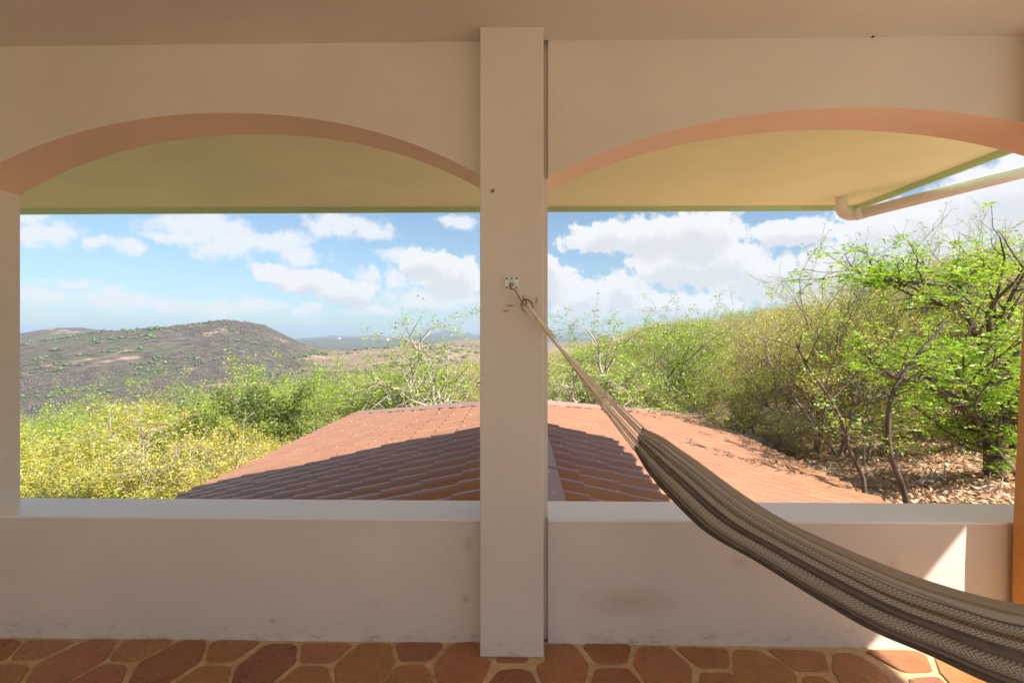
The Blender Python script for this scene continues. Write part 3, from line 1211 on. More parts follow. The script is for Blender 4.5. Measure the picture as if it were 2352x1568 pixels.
# tin lean-to behind the tiled roof
tin = empty('tin_roof', (6.4, 16.4, -1.4))
tag(tin, 'blue grey corrugated tin sheet poking out behind the tiled roof', 'tin roof')
for (x, y, t, ln, wd) in ((1712, 1003, 14.6, 1.3, 1.0), (1478, 934.5, 19.5, 2.2, 0.9)):
    mb = MB()
    c = at_depth(x, y, t)
    n = 24
    vs = []
    for i in range(n + 1):
        s = (i / n - 0.5) * ln
        vs += [(c.x + s, c.y - wd / 2, c.z - 0.05 + 0.012 * math.sin(i * 2.1) - 0.16 * s), (c.x + s, c.y + wd / 2, c.z + 0.03 + 0.012 * math.sin(i * 2.1) - 0.16 * s)]
    mb.add(vs, [(2 * i, 2 * i + 2, 2 * i + 3, 2 * i + 1) for i in range(n)])
    o = mb.build('tin_sheet', M_tin)
    o.parent = tin
    o.matrix_parent_inverse = Matrix.Translation((-6.4, -16.4, 1.4))

# ------------------------------------------------------------------ downpipe under the eave corner
pa = at_depth(1941, 500, 5.15)
pipe_e = empty('drain_pipe', tuple(pa))
tag(pipe_e, 'white plastic rainwater pipe with elbow under the eave corner', 'drain pipe')
mb = MB()
top = at_depth(1932, 470, 5.15)
pb = at_depth(2360, 392, 4.05)
dirp = (pb - pa).normalized()
p_end = pb + dirp * 1.2
elb = []
c0 = Vector((top.x, top.y, top.z + 0.25))
c1 = Vector((top.x, top.y, pa.z + 0.09))
for i in range(9):
    t = i / 8
    elb.append(c1.lerp(pa, t).lerp(pa.lerp(pa + dirp * 0.12, t), t))
mb.tube([c0] + elb, 0.055, 16)
o = mb.build('elbow', M_pvc, None, True)
o.parent = pipe_e
o.matrix_parent_inverse = Matrix.Translation(-pa)
mb = MB()
mb.tube([pa + dirp * 0.10, pa + dirp * 0.17], 0.060, 16)
o = mb.build('collar', M_pvc, None, True)
o.parent = pipe_e
o.matrix_parent_inverse = Matrix.Translation(-pa)
mb = MB()
mb.tube([pa + dirp * 0.165, pb, p_end], 0.055, 16)
o = mb.build('pipe', M_pvc, None, True)
o.parent = pipe_e
o.matrix_parent_inverse = Matrix.Translation(-pa)

# ------------------------------------------------------------------ ochre door post at the right edge
px0 = at(2328, 1180, 2.2)
post = empty('folded_door', (px0.x + 0.1, 2.12, 0))
tag(post, 'ochre painted door leaf standing folded against the right end of the parapet', 'door')
mb = MB()
lean = (at(2352, 690, 2.2).x - px0.x) / ((1180 - 690) / FPX * 2.2)
zb_, zt_ = 0.01, ZC - 0.01


def pxx(z):
    return px0.x + lean * max(-0.2, (z - px0.z))


for (za, zb) in ((zb_, px0.z), (px0.z, zt_)):
    xa, xb = pxx(za), pxx(zb)
    mb.add([(xa, 2.10, za), (RX - 0.02, 2.10, za), (RX - 0.02, 2.2, za), (xa, 2.2, za), (xb, 2.10, zb), (RX - 0.02, 2.10, zb), (RX - 0.02, 2.2, zb), (xb, 2.2, zb)],
           [(0, 3, 2, 1), (4, 5, 6, 7), (0, 1, 5, 4), (1, 2, 6, 5), (2, 3, 7, 6), (3, 0, 4, 7)])
o = mb.build('board', M_ochre)
o.parent = post
o.matrix_parent_inverse = Matrix.Translation((-px0.x - 0.1, -2.12, 0))
hz = at_depth(2349, 986, 2.10)
mb = MB()
mb.box(pxx(hz.z) + 0.002, pxx(hz.z) + 0.05, 2.094, 2.0995, hz.z - 0.03, hz.z + 0.03)
o = mb.build('hinge_plate', M_zinc)
o.parent = post
o.matrix_parent_inverse = Matrix.Translation((-px0.x - 0.1, -2.12, 0))
mb = MB()
mb.tube([(pxx(hz.z) + 0.004, 2.088, hz.z - 0.016), (pxx(hz.z) + 0.004, 2.088, hz.z + 0.016)], 0.006, 8)
o = mb.build('hinge_pin', M_dark)
o.parent = post
o.matrix_parent_inverse = Matrix.Translation((-px0.x - 0.1, -2.12, 0))

# ------------------------------------------------------------------ hook plate, hook, ring
pc = at(1175, 650, YP)
plate = empty('hammock_hook', tuple(pc))
tag(plate, 'small zinc wall plate with steel hook holding the hammock ring', 'wall hook')


def pk(o, par, loc):
    o.parent = par
    o.matrix_parent_inverse = Matrix.Translation(-Vector(loc))
    return o


mb = MB()
w_, h_ = 0.0300, 0.0280
mb.box(pc.x - w_, pc.x + w_, YP - 0.0035, YP - 0.0002, pc.z - h_, pc.z + h_)
pk(mb.build('plate', M_zinc, bevel=0.001), plate, pc)
for sx in (-1, 1):
    for sz in (-1, 1):
        mb = MB()
        q = Vector((pc.x + sx * 0.022, YP - 0.0036, pc.z + sz * 0.020))
        mb.tube([q, q + Vector((0, -0.0015, 0))], 0.0045, 10)
        pk(mb.build('screw', M_dark), plate, pc)
mb = MB()
mb.tube([pc + Vector((-0.001, -0.002, 0.024)), pc + Vector((-0.001, -0.022, 0.016)), pc + Vector((-0.001, -0.026, -0.004)), pc + Vector((-0.001, -0.016, -0.016)), pc + Vector((-0.001, -0.002, -0.018))], 0.0045, 8)
pk(mb.build('staple', M_zinc, smooth=True), plate, pc)
mb = MB()
for sx in (-1, 1):
    mb.box(pc.x + sx * 0.010 - 0.0025, pc.x + sx * 0.010 + 0.0025, YP - 0.0125, YP - 0.0036, pc.z - 0.014, pc.z + 0.024)
pk(mb.build('bracket', M_zinc), plate, pc)
# S-hook from the staple to the ring
rc = at_depth(1208, 699, 2.085)       # ring centre
hd_ = (rc - pc).normalized()
hk = []
hook_pts = [(1181, 655), (1174, 650), (1170, 654), (1173, 662), (1182, 665), (1189, 676), (1197, 690), (1203, 698), (1207, 700), (1209, 696), (1206, 689), (1203, 684)]
for i, (x, y) in enumerate(hook_pts):
    t = 2.100 - 0.012 * math.sin(i / 11 * math.pi)
    hk.append(at_depth(x, y, t))


def smooth_path(pts, n=4):
    out = []
    P = [pts[0]] + list(pts) + [pts[-1]]
    for i in range(1, len(P) - 2):
        for k in range(n):
            t = k / n
            p0, p1, p2, p3 = P[i - 1], P[i], P[i + 1], P[i + 2]
            out.append(0.5 * ((2 * p1) + (p2 - p0) * t + (2 * p0 - 5 * p1 + 4 * p2 - p3) * t * t + (3 * p1 - p0 - 3 * p2 + p3) * t ** 3))
    out.append(pts[-1])
    return out


mb = MB()
mb.tube(smooth_path(hk), 0.0034, 8)
pk(mb.build('hook', M_steel, smooth=True), plate, pc)

# ------------------------------------------------------------------ hammock
ham = empty('hammock', tuple(rc))
tag(ham, 'grey and beige woven cotton hammock slung from the column towards the right', 'hammock')
mb = MB()
ringp = []
e1 = Vector((0.0155, 0.0, -0.022)).normalized()
e2 = Vector((0.75, -0.3, 0.55)).normalized()
e2 = (e2 - e1 * e2.dot(e1)).normalized()
rcc = at_depth(1211, 702, 2.08)
for i in range(28):
    a = 2 * math.pi * i / 27
    ringp.append(rcc + e1 * (0.029 * math.cos(a)) + e2 * (0.024 * math.sin(a)))
mb.tube(ringp, 0.0042, 8, caps=False)
pk(mb.build('ring', M_steel, smooth=True), ham, rc)

UPR = [(1476, 983), (1523, 1005), (1560, 1031), (1605, 1062), (1714, 1142), (1818, 1205), (1955, 1268), (2092, 1323), (2229, 1366), (2352, 1392), (2520, 1400), (2760, 1390)]
LOW = [(1457, 1035), (1482, 1079), (1500, 1103), (1523, 1131), (1619, 1226), (1740, 1297), (1880, 1385), (2010, 1460), (2150, 1519), (2290, 1582), (2500, 1660), (2760, 1700)]
DEP = [1.93, 1.90, 1.88, 1.86, 1.80, 1.73, 1.64, 1.56, 1.49, 1.43, 1.36, 1.28]


def interp_curve(tab, s):
    f = s * (len(tab) - 1)
    i = min(int(f), len(tab) - 2)
    t = f - i

    def g(j):
        return Vector(tab[max(0, min(len(tab) - 1, j))]) if isinstance(tab[0], tuple) else tab[max(0, min(len(tab) - 1, j))]
    p0, p1, p2, p3 = g(i - 1), g(i), g(i + 1), g(i + 2)
    return 0.5 * ((2 * p1) + (p2 - p0) * t + (2 * p0 - 5 * p1 + 4 * p2 - p3) * t * t + (3 * p1 - p0 - 3 * p2 + p3) * t ** 3)


# fold depth across the cloth, 0 = top edge, 1 = bottom edge; positive = towards the viewer
FOLD = [(0.0, -0.10), (0.04, -0.02), (0.10, 0.00), (0.115, -0.05), (0.13, 0.02), (0.17, 0.05), (0.195, 0.0), (0.21, 0.05), (0.26, 0.10), (0.31, 0.07), (0.33, 0.02), (0.36, 0.09),
        (0.44, 0.12), (0.475, 0.05), (0.49, 0.00), (0.51, 0.05), (0.56, 0.07), (0.585, 0.02), (0.60, -0.02), (0.62, 0.07), (0.70, 0.13), (0.77, 0.09), (0.80, 0.02), (0.82, 0.07), (0.86, 0.06), (0.88, -0.02), (0.905, 0.03), (0.95, 0.0), (1.0, -0.16)]
FV = np.array([a for a, b in FOLD])
FD = np.array([b for a, b in FOLD])
NU, NV = 170, 120
verts, uvs = [], []
length = 0.0
prevc = None
lens = []
for i in range(NU + 1):
    s = i / NU
    u_ = interp_curve(UPR, s)
    l_ = interp_curve(LOW, s)
    d_ = interp_curve(DEP, s)
    pu, pl = at_depth(u_.x, u_.y, d_), at_depth(l_.x, l_.y, d_)
    cc = (pu + pl) / 2
    if prevc is not None:
        length += (cc - prevc).length
    prevc = cc
    lens.append(length)
    wdt = (pl - pu).length
    nrm = Vector((0, 0, CAM_Z)) + Vector((0, 0, 0)) - cc
    nrm.z = 0
    nrm.normalize()
    gather = min(1.0, 0.35 + s * 4)
    for j in range(NV + 1):
        v = j / NV
        wob = 0.012 * math.sin(s * 9 + v * 17) + 0.008 * math.sin(s * 23 + v * 31)
        f = float(np.interp(v + wob * (1 if 0.02 < v < 0.98 else 0), FV, FD))
        depth = (f * 0.62 + 0.05 * math.sin(math.pi * v)) * min(wdt, 0.34) * 1.15
        p = pu.lerp(pl, v) + nrm * depth
        if s < 0.03:   # ragged, puckered start of the cloth
            p = p + (pl - pu).normalized() * 0.0 + Vector((0.006 * math.sin(v * 60), 0.006 * math.sin(v * 47), 0.004 * math.cos(v * 70))) * (1 - s / 0.03)
        verts.append(p)
        uvs.append((length, v))
fs = []
for i in range(NU):
    for j in range(NV):
        a = i * (NV + 1) + j
        fs.append((a, a + 1, a + NV + 2, a + NV + 1))
# back of the bag: closes the cloth behind with its own depth
nb = len(verts)
NB = 16
for i in range(NU + 1):
    a = verts[i * (NV + 1)]
    b = verts[i * (NV + 1) + NV]
    w = (b - a).length
    nrm = Vector((0, 0, CAM_Z)) - (a + b) / 2
    nrm.z = 0
    nrm.normalize()
    for j in range(NB + 1):
        t = j / NB
        p = a.lerp(b, t) - nrm * (math.sin(math.pi * t) * w * 0.42)
        verts.append(p)
        uvs.append((lens[i], 0.02 if t < 0.6 else 0.97))
fs2 = []
for i in range(NU):
    for j in range(NB):
        a = nb + i * (NB + 1) + j
        fs2.append((a, a + NB + 1, a + NB + 2, a + 1))


def mk_cloth():
    m, nt, bs = new_mat('hammock_weave')
    uv = nt.nodes.new('ShaderNodeUVMap')
    uv.uv_map = 'weave'
    sp = nt.nodes.new('ShaderNodeSeparateXYZ')
    nt.links.new(uv.outputs[0], sp.inputs[0])
    U, V = sp.outputs[0], sp.outputs[1]
    tan, beige, grey, char = (0.40, 0.345, 0.265), (0.50, 0.455, 0.385), (0.165, 0.16, 0.16), (0.09, 0.09, 0.095)
    band = ramp(nt, V, [(0.0, tan), (0.115, beige), (0.20, grey), (0.215, beige), (0.33, (0.24, 0.19, 0.135)), (0.36, beige), (0.475, grey), (0.50, (0.17, 0.14, 0.115)), (0.59, grey), (0.605, beige), (0.79, grey), (0.81, (0.25, 0.20, 0.15)), (0.85, char), (0.87, (0.12, 0.105, 0.09))], 'CONSTANT')
    # zigzag weave: diagonal lines whose lean flips every strip
    zz = nt.nodes.new('ShaderNodeMath')
    zz.operation = 'PINGPONG'
    nt.links.new(nmath(nt, 'MULTIPLY', V, 26.0), zz.inputs[0])
    zz.inputs[1].default_value = 1.0
    ph = nmath(nt, 'ADD', nmath(nt, 'MULTIPLY', U, 75.0), nmath(nt, 'MULTIPLY', zz.outputs[0], 1.25))
    fr = nmath(nt, 'FRACT', ph)
    ln = nmath(nt, 'LESS_THAN', fr, 0.34)
    mask = ramp(nt, V, [(0.0, (0.08,) * 3), (0.115, (0.15,) * 3), (0.215, (1,) * 3), (0.475, (0.1,) * 3), (0.605, (1,) * 3), (0.79, (0.1,) * 3), (0.87, (0.5,) * 3)], 'CONSTANT')
    c = mixc(nt, nmath(nt, 'MULTIPLY', nmath(nt, 'MULTIPLY', ln, mask.outputs[0]), 0.78), band.outputs[0], (0.062, 0.056, 0.052))
    # fine warp threads
    th = nmath(nt, 'SINE', nmath(nt, 'MULTIPLY', V, 900.0))
    c = mixc(nt, nmath(nt, 'MULTIPLY', nmath(nt, 'ADD', th, 1.0), 0.09), c, (0.05, 0.045, 0.04))
    nz = nnoise(nt, 25, 5, 0.6, 'World')
    c = mixc(nt, ramp(nt, nz.outputs['Fac'], [(0.35, (0, 0, 0)), (0.7, (0.22, 0.22, 0.22))]).outputs[0], c, (0.40, 0.31, 0.21))
    nt.links.new(c, bs.inputs['Base Color'])
    bs.inputs['Roughness'].default_value = 0.92
    bs.inputs['Specular IOR Level'].default_value = 0.15
    bump(nt, bs, nmath(nt, 'ADD', fr, nmath(nt, 'MULTIPLY', th, 0.3)), 0.3, 0.002)
    return m


M_cloth = mk_cloth()


def cloth_obj(name, vlist, ulist, faces):
    me = bpy.data.meshes.new(name)
    me.from_pydata([tuple(v) for v in vlist], [], faces)
    uvl = me.uv_layers.new(name='weave')
    li = np.zeros(len(me.loops), np.int32)
    me.loops.foreach_get('vertex_index', li)
    ua = np.array(ulist, np.float32)[li]
    uvl.data.foreach_set('uv', ua.ravel())
    me.polygons.foreach_set('use_smooth', [True] * len(me.polygons))
    me.update()
    return pk(link_mesh(name, me, None, M_cloth), ham, rc)


cloth_obj('cloth', verts[:nb], uvs[:nb], fs)
cloth_obj('cloth_back', verts[nb:], uvs[nb:], [tuple(i - nb for i in f) for f in fs2])

# cords fan out from the ring to the gathered end of the cloth
mb = MB()
rg = random.Random(3)
NC = 13
src = at_depth(1213, 708, 2.075)
for i in range(NC):
    t = i / (NC - 1)
    # end on the cloth edge; the cords near the top reach further along the rolled edge
    j = int(t * NV)
    e = verts[j].copy()
    e = e + (verts[(NV + 1) * 2 + j] - e) * 0.4
    st = src + e2 * ((t - 0.5) * 0.030) + Vector((0, -0.004 * math.cos(t * 9), 0))
    mid = st.lerp(e, 0.45) + Vector((rg.uniform(-.002, .002), rg.uniform(-.006, .002), -0.012 + rg.uniform(-.003, .003)))
    rad = 0.0029 if t > 0.25 else 0.0036
    mb.tube(smooth_path([rcc + e1 * 0.024 + e2 * ((t - 0.5) * 0.022), st, mid, e], 5), rad, 6)
pk(mb.build('cords', M_cord, smooth=True), ham, rc)
# woven sleeve where the cords gather below the ring
mb = MB()
sl = []
rs_ = []
for i in range(10):
    t = i / 9
    mid_e = (verts[0] + verts[NV]) / 2
    p = (rcc + e1 * 0.020).lerp(mid_e, t * 0.24)
    sl.append(p + Vector((0, 0.002, 0)))
    rs_.append(0.0085 + 0.006 * math.sin(t * 3.1) * (1 - 0.5 * t))
mb.tube(sl, rs_, 12)
pk(mb.build('sleeve', M_cord, smooth=True), ham, rc)
# the off-picture end: cords up to the side column
mb = MB()
endc = Vector((RX - 0.03, -0.72, 1.75))
last = NU * (NV + 1)
for i in range(14):
    t = i / 13
    e = verts[last + int(t * NV)]
    mb.tube(smooth_path([e, e.lerp(endc, 0.5) + Vector((0, 0, -0.05)), endc], 4), 0.004, 5)
pk(mb.build('far_cords', M_cord), ham, rc)

# rusty screw left in the column
sc = at(1132, 441, YP)
s_e = empty('screw', tuple(sc))
tag(s_e, 'rusty screw sticking out of the column high above the hook', 'screw')
mb = MB()
mb.tube([sc + Vector((0, 0.004, 0)), sc + Vector((0, -0.014, 0.002))], 0.0035, 8)
pk(mb.build('shank', M_dark), s_e, sc)
mb = MB()
mb.tube([sc + Vector((0, -0.014, 0.002)), sc + Vector((0, -0.018, 0.002))], [0.0075, 0.006], 10)
pk(mb.build('head', M_steel), s_e, sc)

# ------------------------------------------------------------------ trees


def grow(rg, H, r0, levels, nch, ang_, ratio, gnarl, up, stems=1, lean=0.15, first=0.35, spread=0.0):
    segs, tips = [], []
    stack = []
    for s in range(stems):
        a = rg.uniform(0, 2 * math.pi)
        k = lean + (0.35 * rg.random() if stems > 1 else 0)
        d = np.array([math.cos(a) * k, math.sin(a) * k, 1.0])
        d /= np.linalg.norm(d)
        p = np.array([rg.uniform(-.15, .15) * (stems > 1), rg.uniform(-.15, .15) * (stems > 1), -0.3])
        stack.append((p, d, H * rg.uniform(0.55, 0.72), r0 * (0.75 if stems > 1 else 1), 0))
    nr = np.random.RandomState(rg.randint(0, 10 ** 6))
    while stack:
        p, d, L_, r, lev = stack.pop()
        n = 6 if lev == 0 else (4 if lev == 1 else 3)
        r_end = r * 0.45
        for i in range(n):
            g = gnarl * (0.6 if lev == 0 else 1.0)
            d = d + nr.normal(0, g, 3) + np.array([0, 0, up])
            d /= np.linalg.norm(d)
            q = p + d * (L_ / n)
            ra = r + (r_end - r) * i / n
            rb = r + (r_end - r) * (i + 1) / n
            segs.append((p, q, ra, rb, lev))
            if lev < levels:
                fr = (i + 1) / n
                if not (lev == 0 and fr < first):
                    k = nch[lev] * (1.0 / n) * (1.6 if lev == 0 else 1)
                    cnt = int(k) + (nr.rand() < (k - int(k)))
                    for c in range(cnt):
                        ax = nr.normal(0, 1, 3)
                        ax -= d * ax.dot(d)
                        ax /= np.linalg.norm(ax) + 1e-9
                        th = ang_ * nr.uniform(0.7, 1.25)
                        nd = d * math.cos(th) + ax * math.sin(th)
                        nd[2] += spread
                        nd /= np.linalg.norm(nd)
                        stack.append((q, nd, L_ * ratio * nr.uniform(0.75, 1.2), rb * 0.72, lev + 1))
            if lev >= levels - 1:
                tips.append((q, d, lev))
            p = q
    return segs, tips


def segs_mesh(name, segs, minr=0.004):
    V, F = [], []
    base = 0
    P0 = np.array([s[0] for s in segs])
    P1 = np.array([s[1] for s in segs])
    R0 = np.maximum([s[2] for s in segs], minr)
    R1 = np.maximum([s[3] for s in segs], minr)
    lev = np.array([s[4] for s in segs])
    D = P1 - P0
    Ln = np.linalg.norm(D, axis=1, keepdims=True)
    D = D / Ln
    ref = np.where(np.abs(D[:, 2:3]) > 0.9, np.array([[1.0, 0, 0]]), np.array([[0, 0, 1.0]]))
    A = np.cross(D, ref)
    A /= np.linalg.norm(A, axis=1, keepdims=True)
    B = np.cross(D, A)
    for sides, msk in ((7, lev == 0), (4, lev == 1), (3, lev >= 2)):
        idx = np.where(msk)[0]
        if not len(idx):
            continue
        a = np.arange(sides) * 2 * math.pi / sides
        ca, sa = np.cos(a)[None, :, None], np.sin(a)[None, :, None]
        off = A[idx][:, None, :] * ca + B[idx][:, None, :] * sa
        v0 = P0[idx][:, None, :] - D[idx][:, None, :] * 0.15 * R0[idx][:, None, None] + off * R0[idx][:, None, None]
        v1 = P1[idx][:, None, :] + D[idx][:, None, :] * 0.15 * R1[idx][:, None, None] + off * R1[idx][:, None, None]
        v = np.concatenate([v0, v1], 1).reshape(-1, 3)
        k = np.arange(sides)
        f = np.stack([k, (k + 1) % sides, (k + 1) % sides + sides, k + sides], 1)
        f = (f[None] + (np.arange(len(idx)) * 2 * sides)[:, None, None] + base).reshape(-1, 4)
        V.append(v)
        F.append(f)
        base += len(v)
    return np_mesh(name, np.concatenate(V), np.concatenate(F), True)


def leaves_mesh(name, rg, tips, per, rad, size, aspect=0.5, flat=0.5, thin=1.0, pinnate=False):
    nr = np.random.RandomState(rg.randint(0, 10 ** 6))
    T = [t for t in tips if nr.rand() < thin]
    C = np.array([t[0] for t in T])
    n = len(C) * per
    C = np.repeat(C, per, 0)
    if pinnate:
        # leaflets in two rows along drooping stalks
        stalks = max(1, per // 8)
        tid = np.repeat(np.arange(len(T)), per)
        sid = tid * stalks + np.tile(np.arange(per) // 8, len(T)) % stalks
        ns = len(T) * stalks
        sd = nr.normal(0, 1, (ns, 3))
        sd[:, 2] = sd[:, 2] * 0.3 - 0.15
        sd /= np.linalg.norm(sd, axis=1, keepdims=True)
        t = (np.tile(np.arange(per) % 8, len(T)) + 1) / 8.0
        S = sd[sid]
        C = C + S * (t * rad)[:, None] + nr.normal(0, 0.006, (n, 3))
        C[:, 2] -= (t ** 2) * rad * 0.25
        sidev = np.cross(S, [0, 0, 1.0])
        sidev /= np.linalg.norm(sidev, axis=1, keepdims=True) + 1e-9
        sg = np.where(np.arange(n) % 2 == 0, 1.0, -1.0)[:, None]
        ax = sidev * sg + S * 0.4 + nr.normal(0, 0.18, (n, 3))
        nv = np.array([[0, -0.1, 0.8]]) + nr.normal(0, 0.8, (n, 3))
    else:
        off = nr.normal(0, 1, (n, 3))
        off /= np.linalg.norm(off, axis=1, keepdims=True)
        C = C + off * (nr.rand(n, 1) ** 0.5) * rad
        ax = nr.normal(0, 1, (n, 3))
        ax[:, 2] *= flat
        nv = nr.normal(0, 1, (n, 3)) + np.array([[0, 0, 1.0]])
    ax /= np.linalg.norm(ax, axis=1, keepdims=True)
    nv -= ax * (ax * nv).sum(1, keepdims=True)
    nv /= np.linalg.norm(nv, axis=1, keepdims=True) + 1e-9
    sd2 = np.cross(nv, ax)
    sz = size * nr.uniform(0.6, 1.3, (n, 1))
    v0 = C
    v1 = C + ax * sz * 0.45 + sd2 * sz * aspect * 0.5 + nv * sz * 0.06
    v2 = C + ax * sz
    v3 = C + ax * sz * 0.45 - sd2 * sz * aspect * 0.5 + nv * sz * 0.06
    V = np.stack([v0, v1, v2, v3], 1).reshape(-1, 3)
    F = np.arange(n * 4).reshape(-1, 4)
    return np_mesh(name, V, F)


PROTO = {}


def make_proto(key, seed, bark_m, leaf_m, gp, lp, minr=0.004):
    rg = random.Random(seed)
    segs, tips = grow(rg, **gp)
    wood = segs_mesh(key + '_trunk', segs, minr)
    wood.materials.append(bark_m)
    top = max(s[1][2] for s in segs)
    wid = max(math.hypot(s[1][0], s[1][1]) for s in segs)
    lv = leaves_mesh(key + '_crown', rg, tips, **lp)
    lv.materials.append(leaf_m)
    PROTO[key] = (wood, lv, top, wid)


G = dict
for k, sd in (('green0', 1), ('green1', 2), ('green2', 7)):
    make_proto(k, sd, B_brown, L_green, G(H=4.2, r0=0.06, levels=3, nch=[7, 5, 3], ang_=0.75, ratio=0.46, gnarl=0.16, up=0.05, stems=3, first=0.3),
               G(per=22, rad=0.17, size=0.055, aspect=0.5, thin=0.32))
for k, sd in (('yellow0', 11), ('yellow1', 12)):
    make_proto(k, sd, B_pale, L_yellow, G(H=3.4, r0=0.05, levels=3, nch=[8, 6, 3.6], ang_=0.85, ratio=0.46, gnarl=0.2, up=0.02, stems=4, first=0.15),
               G(per=24, rad=0.18, size=0.05, aspect=0.5, thin=0.42))
for k, sd in (('dry0', 21), ('dry1', 22), ('dry2', 23)):
    make_proto(k, sd, B_grey, L_dry, G(H=3.6, r0=0.045, levels=3, nch=[7, 6, 3.6], ang_=0.65, ratio=0.5, gnarl=0.22, up=0.05, stems=4, first=0.1),
               G(per=7, rad=0.15, size=0.058, aspect=0.5, thin=0.36))
make_proto('gnarled', 37, B_grey, L_green, G(H=5.0, r0=0.15, levels=3, nch=[9, 8, 5], ang_=1.05, ratio=0.5, gnarl=0.32, up=0.02, stems=2, first=0.25, lean=0.3),
           G(per=9, rad=0.15, size=0.065, thin=0.5))
make_proto('tall', 41, B_brown, L_green, G(H=6.5, r0=0.075, levels=3, nch=[6, 5, 3], ang_=0.6, ratio=0.5, gnarl=0.12, up=0.06, stems=2, first=0.35, lean=0.1),
           G(per=16, rad=0.16, size=0.05, aspect=0.38, thin=0.5, pinnate=True))
make_proto('amber', 43, B_brown, L_amber, G(H=5.0, r0=0.06, levels=3, nch=[8, 6, 3], ang_=0.7, ratio=0.48, gnarl=0.17, up=0.04, stems=3, first=0.2, lean=0.2),
           G(per=8, rad=0.16, size=0.055, aspect=0.5, thin=0.55))
make_proto('bright0', 51, B_dark, L_bright, G(H=5.0, r0=0.10, levels=3, nch=[8, 6, 3.2], ang_=0.8, ratio=0.45, gnarl=0.2, up=0.06, stems=1, first=0.55, lean=0.25),
           G(per=16, rad=0.2, size=0.075, aspect=0.42, thin=0.45, pinnate=True))
make_proto('bright1', 53, B_dark, L_bright, G(H=4.6, r0=0.08, levels=3, nch=[8, 6, 3.2], ang_=0.8, ratio=0.5, gnarl=0.2, up=0.05, stems=2, first=0.25, lean=0.2),
           G(per=16, rad=0.2, size=0.075, aspect=0.42, thin=0.45, pinnate=True))
make_proto('shrub', 61, B_grey, L_green, G(H=1.5, r0=0.02, levels=2, nch=[9, 6], ang_=0.8, ratio=0.55, gnarl=0.2, up=0.02, stems=6, first=0.0),
           G(per=8, rad=0.13, size=0.075, thin=0.7))
make_proto('olive', 63, B_dark, L_olive, G(H=3.2, r0=0.05, levels=3, nch=[8, 6, 3.4], ang_=0.9, ratio=0.46, gnarl=0.2, up=0.02, stems=3, first=0.1),
           G(per=12, rad=0.16, size=0.07, aspect=0.5, thin=0.8))

NAMES = {'green': 'leafy_tree', 'yellow': 'yellow_shrub', 'dry': 'dry_shrub', 'gnarled': 'gnarled_tree', 'tall': 'tall_tree', 'amber': 'amber_tree', 'bright': 'bright_tree', 'shrub': 'low_shrub', 'olive': 'dark_shrub'}


def kind_of(key):
    return key.rstrip('0123456789')


def put_tree(key, X, Y, H, label, cat, group=None, rz=None, sx=1.0, rg=random):
    wood, lv, top, wid = PROTO[key]
    s = H / top
    nm = NAMES[kind_of(key)]
    e = empty(nm, (X, Y, gz(X, Y)), rg.uniform(0, 6.28) if rz is None else rz)
    e.scale = (s * sx, s * sx, s)
    tag(e, label, cat, group)
    a = bpy.data.objects.new('trunk', wood)
    b = bpy.data.objects.new('crown', lv)
    for o in (a, b):
        COL.objects.link(o)
        o.parent = e
    return e


rt = random.Random(99)
# named trees: (kind, x of the trunk, y of the top, distance, label, width factor)
KEY = [
    ('tall', 1868, 492, 13.0, 'tall thin tree with dark forked stem and feathery leaves reaching the pipe elbow', 0.95),
    ('tall', 1990, 505, 11.5, 'slim tree with reddish twigs right behind the pipe elbow', 0.7),
    ('tall', 2290, 415, 13.5, 'sparse tree rising above the white pipe at the right edge', 0.9),
    ('gnarled', 1195, 672, 15.5, 'gnarled pale-barked tree spreading on both sides of the column', 1.25),
    ('gnarled', 1128, 672, 17.0, 'gnarled tree whose twisted twigs peek out left of the column', 1.3),
    ('green1', 1500, 655, 17.0, 'upright green tree with the highest tip right of the hammock cords', 0.9),
    ('green0', 1400, 718, 15.5, 'bushy light green tree just behind the hammock cords', 1.1),
    ('green2', 1580, 700, 19.0, 'light green tree between the highest green tip and the dry thicket', 1.0),
    ('green0', 632, 775, 17.5, 'light green tree standing over the left end of the tiled roof ridge', 1.1),
    ('green1', 545, 798, 19.0, 'light green tree against the grey hill left of the roof', 1.0),
    ('green2', 720, 798, 21.0, 'airy green tree above the left corner of the tiled roof', 1.0),
    ('green0', 850, 790, 19.5, 'green tree behind the middle of the left roof ridge', 1.1),
    ('green1', 930, 798, 20.5, 'green tree between the roof ridge and the tan hill', 1.0),
    ('green2', 1020, 822, 20.0, 'green tree close to the left side of the column', 0.9),
    ('olive', 560, 868, 15.5, 'dark olive shrub hung with vines left of the roof', 1.0),
    ('green1', 140, 860, 24.0, 'pale green tree top nearest the left jamb', 1.1),
    ('green0', 250, 915, 22.0, 'pale green tree behind the yellow shrubs at far left', 1.2),
    ('amber', 1850, 640, 15.5, 'golden leaved spreading tree in the middle of the right opening', 1.3),
    ('amber', 2010, 700, 14.2, 'golden leaved low tree behind the two slim dark stems', 1.2),
    ('bright0', 2120, 540, 14.5, 'dense bright green tree below the pipe at right', 0.95),
    ('bright1', 2390, 565, 8.6, 'large glossy green tree filling the right edge of the opening', 1.15),
    ('amber', 1930, 600, 12.5, 'yellow and green leaved tree left of the bright green tree', 1.0),
    ('amber', 1790, 700, 14.0, 'yellow leaved tree with many thin leaning stems in the thicket', 1.1),
    ('amber', 2210, 600, 10.8, 'yellowing tree between the two bright green trees', 0.9),
    ('amber', 2060, 560, 13.0, 'tall yellow-green tree behind the dense bright green tree', 1.2),
    ('bright0', 2330, 500, 11.0, 'tall bright green tree high at the right edge under the pipe', 1.2),
    ('tall', 2130, 450, 14.0, 'feathery tree showing above the middle of the white pipe', 1.1),
    ('green1', 1690, 830, 15.5, 'young green tree low in the dry thicket beyond the roof edge', 0.8),
]
